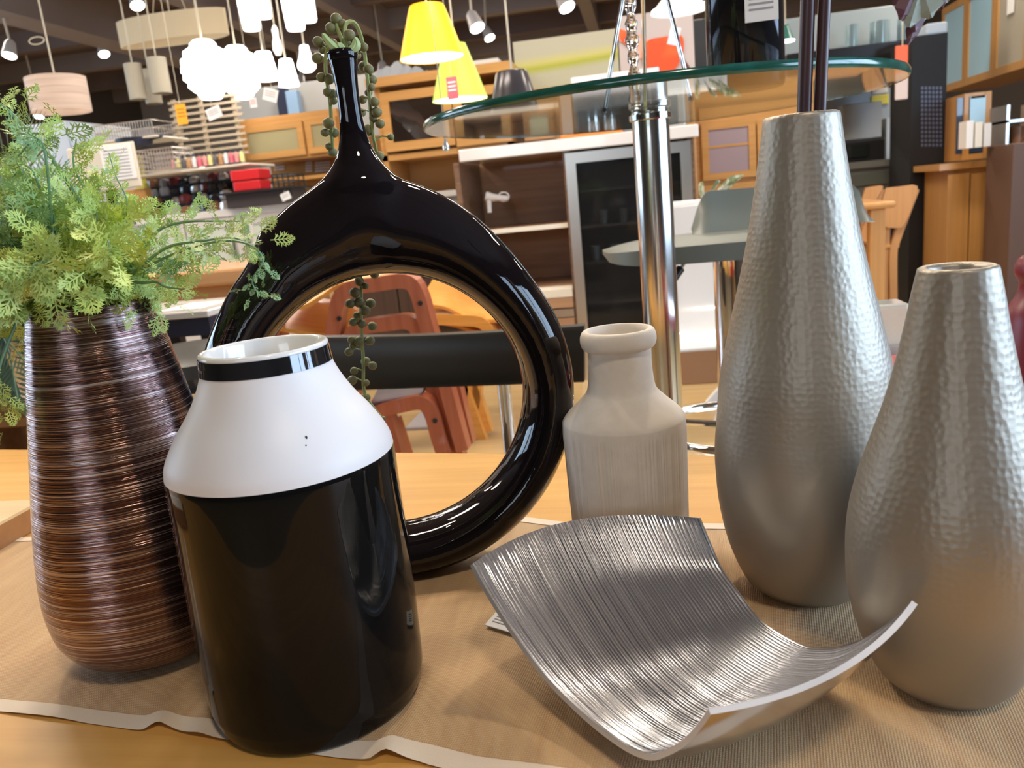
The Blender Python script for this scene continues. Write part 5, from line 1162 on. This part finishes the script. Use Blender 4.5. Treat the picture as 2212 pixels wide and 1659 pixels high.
fr_ = [base+Vector((.19*math.cos(a), -.02+.19*math.sin(a), at(1520, 960, Y=Ys-.05).z)) for a in [k*2*PI/40 for k in range(40)]]
obj('footrest_ring', B().tube(fr_, .011, 10, closed=True), CHROME, t, smooth=True)
for a in (.4, PI-.4): obj('footrest_arm', B().tube([base+Vector((.036*math.cos(a), 0, fr_[0].z)), base+Vector((.19*math.cos(a), -.02+.19*math.sin(a), fr_[0].z))], .008, 8), CHROME, t, smooth=True)
# white chair behind
x0, x1, z0, z1 = rect(1452, 432, 1592, 745, 2.9)
t = thing('white_shell_chair', ((x0+x1)/2, 3.0, 0), 'glossy white shell chair with chrome legs behind the chrome table post', 'chair')
b = B(); vs = []
pr_ = [(z1, .14), (z1-.12, .12), (z0+.25, .10), (z0+.10, .06), (z0+.02, -.02), (z0+.03, -.25)]
pr_ = smoothpts([Vector((0, y, z)) for z, y in pr_], 5)
for p in pr_:
    for f in (-1, -.9, 0, .9, 1): vs.append(((x0+x1)/2+f*(x1-x0)/2, 2.9+p.y-(.012 if abs(f) == 1 else 0), p.z))
b.add(vs, [(i*5+j, (i+1)*5+j, (i+1)*5+j+1, i*5+j+1) for i in range(len(pr_)-1) for j in range(4)])
o = obj('shell', b, WHITEG, t, smooth=True); md = o.modifiers.new('s', 'SOLIDIFY'); md.thickness = .012
for x in (x0+.01, x1-.01): obj('leg', B().tube(smoothpts([(x, 3.0, z0-.0), (x-.01, 3.0, z0-.03), (x-.02, 3.02, .02), (x-.02, 2.6, .01)], 5), .010, 10), CHROME, t, smooth=True)
obj('cross_rail', B().tube([(x0+.01, 3.0, z0-.01), (x1-.01, 3.0, z0-.01)], .010, 10), CHROME, t, smooth=True)
simple('brown_carton', 1470, 745, 1550, 782, 3.40, .15, mat('brown_box', (.30, .16, .08), .6), 'low brown carton on the floor behind the white chair', 'box', zb=0)
for (pts, lb) in (([(1525, 872), (1555, 838), (1556, 875)], 'upper pale fabric corner peeking out left of the tall silver vase'), ([(1541, 921), (1553, 890), (1554, 921)], 'lower pale fabric corner peeking out left of the tall silver vase')):
    yc_ = at(*pts[2], Z=.002).y; q = [at(x, y, Y=yc_) for x, y in pts]; tag(obj('pale_cushion_corner', B().prism(q+[q[2]+Vector((.10, 0, 0)), q[1]+Vector((.10, 0, .01))][0:0], (0, .04, 0)) if False else B().prism([q[0], q[2], q[2]+Vector((.1, 0, 0)), q[1]+Vector((.1, 0, .03)), q[1]], (0, .04, 0)), PAPER, org=q[0]), lb, 'cushion')
# ================================================================== RIGHT SIDE
# wooden chairs and table
CW = wood('chair_wood', (.68, .34, .12), (.58, .28, .09), 2)
def zat(px, py, Y): return at(px, py, Y=Y).z
Yr = 3.4
x0, x1, z0, z1 = rect(1790, 440, 1938, 455, Yr)
t = thing('oak_dining_table', ((x0+x1)/2, Yr+.3, 0), 'natural wood dining table with thick rounded leg behind the tall silver vase', 'dining table')
obj('tabletop', B().box(x0, x1, Yr, Yr+.6, z0, z1), CW, t, bevel=.012)
xa, xb = at(1880, 560, Y=Yr+.02).x, at(1913, 560, Y=Yr+.02).x
for x, y in ((xa, Yr+.02), (x0+.03, Yr+.02), (xa, Yr+.5), (x0+.03, Yr+.5)): obj('leg', B().box(x, x+(xb-xa), y, y+.06, 0, z0-.001), CW, t, bevel=.004)
def dchair(l, r, ty, by, Y, lb):
    x0, x1, z0, z1 = rect(l, ty, r, by, Y); t = thing('wooden_dining_chair', ((x0+x1)/2, Y, 0), lb, 'chair', 'natural wood dining chairs')
    q = smoothpts([at(l+8, ty+4, Y=Y), at((l+r)/2, ty+1, Y=Y), at(r, ty, Y=Y), at(r-12, by-45, Y=Y), at(r-30, by-6, Y=Y), at(r-42, by, Y=Y), at(l+2, by-6, Y=Y), at(l, ty+30, Y=Y)], 3)
    obj('backrest', B().prism(q, (0, .018, 0)), CW, t)
    obj('rear_leg', B().bar(smoothpts([at(r-6, ty+6, Y=Y+.03), at(r-26, ty+60, Y=Y+.03), at(r-48, ty+120, Y=Y+.03), at(r-54, ty+160, Y=Y+.03), Vector((at(r-50, ty+200, Y=Y+.03).x, Y+.03, 0))], 4), .035, .03), CW, t)
    obj('rear_leg', B().bar([at(l+6, by-10, Y=Y+.04), Vector((at(l, by+120, Y=Y+.04).x, Y+.04, 0))], .035, .03), CW, t)
    zs = .44; obj('seat', B().box(x0, x1-.07, Y+.02, Y+.42, zs, zs+.02), CW, t, bevel=.006)
    for x in (x0+.01, x1-.06): obj('front_leg', B().box(x, x+.03, Y+.37, Y+.40, 0, zs-.001), CW, t)
dchair(1907, 1982, 402, 492, 4.1, 'natural wood dining chair with curved back at the table end right'); dchair(1862, 1908, 402, 470, 4.5, 'natural wood dining chair half hidden behind the nearer one')
# kitchen appliances behind, grey
YK = 5.6
GK = mat('grey_kitchen_panel', (.30, .31, .30), .25); 
t = cab('grey_kitchen_unit', 1790, 362, 1972, 640, YK, .6, STEELG, 'dark grey glossy kitchen unit beyond the tall silver vase', 'kitchen counter')
x0, x1, z0, z1 = rect(1780, 347, 1976, 362, YK-.03); obj('worktop', B().box(x0, x1, YK-.03, YK+.62, z0, z1), mat('grey_stone', (.22, .23, .22), .12), t)
pan(t, 'oven_front', 1830, 372, 1960, 398, YK, mat('grey_oven_front', (.16, .18, .16), .15)); KW = z1
t = cab('splashback', 1760, 196, 1975, 362, YK+.62, .06, GK, 'grey splashback panels behind the kitchen unit', 'wall panel')
HT = rect(1700, 100, 1975, 168, YK-.1)[3]
t = cab('range_hood', 1700, 100, 1975, 168, YK-.1, .72, mat('black_hood', (.02, .018, .018), .2), 'black range hood above the grey kitchen unit', 'range hood'); pan(t, 'hood_front', 1760, 146, 1970, 164, YK-.1, mat('brown_hood_strip', (.18, .12, .09), .3))
x0, x1, z0, z1 = rect(1822, 302, 1912, 345, YK+.1); x0 += 0
t = thing('black_microwave', ((x0+x1)/2, YK+.2, KW), 'black microwave on the grey kitchen worktop', 'microwave'); obj('body', B().box(x0, x1, YK+.1, YK+.4, KW, z1), BLACKP, t, bevel=.01); obj('window', B().box(x0+.03, x1-.1, YK+.085, YK+.099, KW+.03, z1-.03), DGLASS, t)
simple('grey_wall_cabinet', 1820, 222, 1905, 300, YK+.45, .165, mat('mid_grey_door', (.36, .36, .34), .3), 'left grey panel door above the microwave', 'cabinet'); simple('pale_grey_panel', 1914, 252, 1962, 345, YK+.45, .165, mat('silver_panel', (.42, .43, .42), .2), 'right grey panel, slightly paler, above the worktop', 'cabinet')  # right panel is an even, slightly paler grey
simple('yellow_notice', 1882, 205, 1920, 226, 6.205, .012, YEL, 'small yellow notice below the right end of the glass table', 'notice'); simple('white_notice_pad', 1884, 172, 1918, 202, 6.205, .012, PAPER, 'small white notice above the yellow one', 'notice')
simple('glass_shelf_unit', 1685, 24, 1975, 98, 5.85, .2, mat('pale_teal_panel', (.36, .42, .44), .2), 'pale teal display panel behind the glass jars at the top right', 'shelf unit', zb=HT)
for i, (px, w_) in enumerate(((1840, 14), (1900, 20), (1955, 16))):
    c = at(px, 90, Y=5.62); c.z = HT; k = proj(c)[2]/F
    tag(obj('glass_canister', B().lathe(c, [(w_*k, 0), (w_*k, 48*k), (w_*k*.9, 48*k), (w_*k*.9, .01), (.0005, .01)], 24, capb=True), mat('teal_glass', (.30, .42, .46), .08, .2), org=c, smooth=True), ('left', 'middle', 'right')[i]+' of three teal glass canisters before the pale display shelf', 'canister', 'glass canisters')
# black perforated rack
x0, x1, z0, z1 = rect(1966, 75, 2040, 640, 5.0)
t = thing('black_rack', ((x0+x1)/2, 5.2, 0), 'tall black perforated steel rack between the kitchen and the orange cabinets', 'rack')
obj('panel', B().box(x0, x1, 5.0, 5.4, 0, z1), mat('black_steel', (.010, .011, .014), .6), t)
b = B()
for i in range(6):
    for j in range(14):
        p = at(1992+i*8, 190+j*9.5, Y=4.998)
        if not 9 < j < 0: b.box(p.x-.006, p.x+.006, 4.996, 4.999, p.z-.008, p.z+.008)
obj('perforations', b, mat('blue_perforation', (.10, .12, .20), .4), t)
x0, x1, z0, z1 = rect(1990, 66, 2036, 88, 5.1); tag(obj('folded_towel', B().box(x0, x1, 5.02, 5.3, ROOT['black_rack'].z+at(2003, 75, Y=5.0).z*0+rect(1966, 75, 2040, 640, 5.0)[3], rect(1966, 75, 2040, 640, 5.0)[3]+.06), mat('pale_blue_box', (.55, .65, .75), .5), org=((x0+x1)/2, 5.1, rect(1966, 75, 2040, 640, 5.0)[3]), bevel=.01), 'pale blue box on top of the black rack', 'box')
simple('red_sign', 1934, 98, 1962, 152, 4.6, .01, mat('red_sign_card', (.85, .15, .06), .5), 'red upper half of a hanging sign left of the black rack', 'sign'); simple('white_sign', 1934, 153, 1962, 215, 4.6, .01, mat('pinkish_card', (.72, .60, .56), .6), 'pinkish white sheet below the red sign', 'sign'); obj('hanger', B().tube([at(1948, 215, Y=4.612), Vector((at(1948, 98, Y=4.612).x, 4.612, 2.8))], .003, 6), CORD, bpy.data.objects['red_sign'])
# upper wall cabinet on the right facing left, in perspective
XC = 2.35
def px_x(px, py, X=XC): return at(px, py, X=X)
a = px_x(2036, 202); a2 = px_x(2208, 148); ztp = px_x(2036, 22).z
y_far, y_near = a.y, a2.y; zb_ = (a.z+a2.z)/2
print('RIGHTCAB', y_far, y_near, zb_, ztp)
t = thing('right_wall_cabinet', (XC+.2, (y_far+y_near)/2, zb_), 'orange framed wall cabinet with bluish frosted doors at the top right', 'wall cabinet')
obj('body', B().box(XC, XC+.4, y_near-.1, y_far, zb_, ztp), ORANGEV, t)
n_ = 3; L_ = (y_far-(y_near-.1))/n_
for i in range(n_):
    ya = y_near-.1+L_*i; yb = ya+L_; e = .05
    f = obj('door', B().box(XC-.02, XC-.001, ya+.005, ya+e, zb_, ztp).box(XC-.02, XC-.001, yb-e, yb-.005, zb_, ztp).box(XC-.02, XC-.001, ya+e, yb-e, zb_, zb_+e).box(XC-.02, XC-.001, ya+e, yb-e, ztp-e, ztp), ORANGEV, t); ROOT[f.name] = ROOT[t.name]
    obj('glass_pane', B().box(XC-.012, XC-.006, ya+e, yb-e, zb_+e, ztp-e), FROSTB if i else mat('grey_beige_glass', (.42, .38, .30), .2), f)
obj('sticker', B().box(XC-.0225, XC-.0205, y_near+.1, y_near+.2, zb_+.35, zb_+.55), PAPER, t)
# hutch beneath, facing camera side
lw = at(1995, 362, X=XC-.1); 
x0, x1, z0, z1 = rect(1996, 352, 2136, 700, 4.6)
t = cab('orange_base_cabinet', 1996, 366, 2136, 640, 4.6, .38, ORANGEV, 'orange wood base cabinet with two doors right of the black rack', side=True)
ROOTt = ROOT[t.name]; xw0, xw1, q0, q1 = rect(2030, 350, 2142, 364, 4.57); obj('worktop', B().box(xw0, xw1, 4.57, 4.99, q0, q1), ORANGE, t)
pan(t, 'door', 2042, 376, 2088, 636, 4.6, ORANGEV); pan(t, 'door', 2091, 374, 2134, 636, 4.6, ORANGEV)
t = cab('glazed_hutch', 2040, 202, 2140, 346, 4.7, .27, ORANGEV, 'orange framed hutch with dark reflecting glass above the base cabinet', shell=.03, side=True)
x0, x1, z0, z1 = rect(2068, 208, 2136, 330, 4.7); obj('dark_glass_pane', B().box(x0, x1, 4.71, 4.716, z0, z1), mat('navy_glass', (.03, .05, .10), .08, spec=.7), t); obj('blue_reflection', B().box(x0+(x1-x0)*.35, x1-(x1-x0)*.12, 4.70, 4.708, z0+.03, z1), FROSTB, t)  # bluish reflection on the dark glass, put in as a blue sheet
t = cab('brown_cabinet', 2128, 306, 2330, 640, 4.2, .30, mat('dark_plum_brown', (.13, .075, .055), .5), 'dark brown cabinet at the right edge', side=True)
zt_ = rect(2128, 306, 2330, 640, 4.2)[3]
x0, x1, z0, z1 = rect(2165, 225, 2240, 300, 4.4); 
t = thing('mug_stand', ((x0+x1)/2, 4.4, zt_), 'small shelf of cups and books on the dark brown cabinet', 'rack'); obj('shelf', B().box(x0, x1, 4.35, 4.55, zt_+.10, zt_+.112), ALU, t); obj('side', B().box(x0, x0+.012, 4.35, 4.55, zt_, z1), ALU, t); obj('side', B().box(x1-.012, x1, 4.35, 4.55, zt_, z1), ALU, t)
for i in range(3): tag(obj('book', B().box(x0-.16+i*.04, x0-.128+i*.04, 4.4, 4.5, zt_, zt_+.13-.01*i), (PAPER, CREAM, WHITE)[i], org=(x0-.14+i*.04, 4.45, zt_)), ('left', 'middle', 'right')[i]+' of three pale books standing on the dark brown cabinet', 'book', 'pale books on the brown cabinet')
for i in range(2): 
    c = Vector((x0+.075+i*.085, 4.42, zt_)); t = thing('brown_mug', c, ('left', 'right')[i]+' brown mug under the small metal shelf on the brown cabinet', 'mug'); obj('cup', B().lathe(c, [(.03, 0), (.033, .08), (.029, .08), (.027, .005), (.0005, .005)], 20, capb=True), mat('brown_mug', (.25, .11, .05), .3), t, smooth=True); obj('handle', B().tube([c+Vector((.03+.022*math.sin(a_), 0, .04+.025*math.cos(a_))) for a_ in [k*PI/8 for k in range(9)]], .004, 6), mat('brown_mug', (.25, .11, .05), .3), t, smooth=True)
# white ceramic tray, paper, red book between the silver vases
zz = TZ
x0, x1, z0, z1 = rect(1850, 676, 1985, 752, 1.02)
t = thing('side_table', ((x0+x1)/2, 1.3, 0), 'low red brown side table between the silver vases', 'table')
zt2 = at(1930, 764, Y=1.08).z
obj('tabletop', B().box(x0-.05, x1+.06, .96, 1.4, zt2-.03, zt2), mat('red_lacquer', (.35, .03, .03), .25), t, bevel=.004)
for x in (x0-.03, x1+.02):
    for y in (.99, 1.34): obj('leg', B().box(x, x+.03, y, y+.03, 0, zt2-.031), BLACKP, t)
t = thing('white_dish', ((x0+x1)/2, 1.2, zt2), 'square glossy white ceramic dish between the two silver vases', 'dish')
obj('body', B().box(x0, x1+.01, 1.08, 1.13, zt2, z1), mat('cream_glaze', (.80, .74, .62), .12, coat=.5), t, bevel=.006); obj('foot', B().box(x0+.01, x1, 1.07, 1.079, zt2, zt2+(z1-zt2)*.18), mat('grey_dish_foot', (.5, .46, .42), .4), t)  # greyer strip along the lower front of the dish
t = tag(obj('paper_sheet', B().box(x0-.02, x1+.02, .975, 1.06, zt2+.0005, zt2+.0015), PAPER, org=(x0, 1.0, zt2)), 'white paper sheet lying in front of the white ceramic dish', 'paper')
xr0 = at(1903, 820, Y=.88).x; tag(obj('red_box', B().box(xr0, xr0+.10, .88, .94, 0, at(1940, 792, Y=.88).z), mat('red_cover', (.42, .03, .035), .4), org=(xr0+.05, .91, 0), bevel=.003), 'tall dark red box standing below the white dish between the silver vases', 'box')
# dried leaves hanging at top right
random.seed(13)
fl = at(1985, -60, Y=1.15)
t = thing('artificial_flower', fl, 'grey green and purple artificial blossoms hanging into view at the top right', 'flower'); PUR = mat('purple_leaf', (.10, .035, .05), .5); SAG = mat('sage_leaf', (.30, .36, .32), .6)
obj('stem', B().tube([fl, fl+Vector((.05, .05, .3)), fl+Vector((.1, .1, 1.1))], .004, 6), PUR, t)
for px, py, qx, qy, w_, m in ((1975, -30, 1945, 45, .016, PUR), (1985, -20, 1962, 60, .014, SAG), (1990, -20, 1990, 50, .02, SAG), (1995, 0, 1960, 98, .010, PUR), (2000, -20, 2035, 20, .018, PUR), (1990, -20, 2010, 40, .02, SAG), (1980, -30, 1930, 15, .014, PUR), (2010, -20, 2050, 0, .016, SAG), (1972, 0, 1975, 70, .010, PUR)):
    a, d = at(px, py, Y=1.15), at(qx, qy, Y=1.15+random.uniform(-.02, .02)); s_ = (d-a).cross(Vector((random.uniform(-.3, .3), -1, random.uniform(-.3, .3)))).normalized(); b = B(); vs = []
    for i in range(8):
        f_ = i/7; ww = w_*math.sin(PI*(f_*.9+.05))*random.uniform(.7, 1.1); p = a.lerp(d, f_); vs += [p-s_*ww, p+Vector((0, -.005, 0)), p+s_*ww]
    b.add(vs, [(i*3+j, i*3+j+1, (i+1)*3+j+1, (i+1)*3+j) for i in range(7) for j in range(2)]); obj('petal', b, m, t)
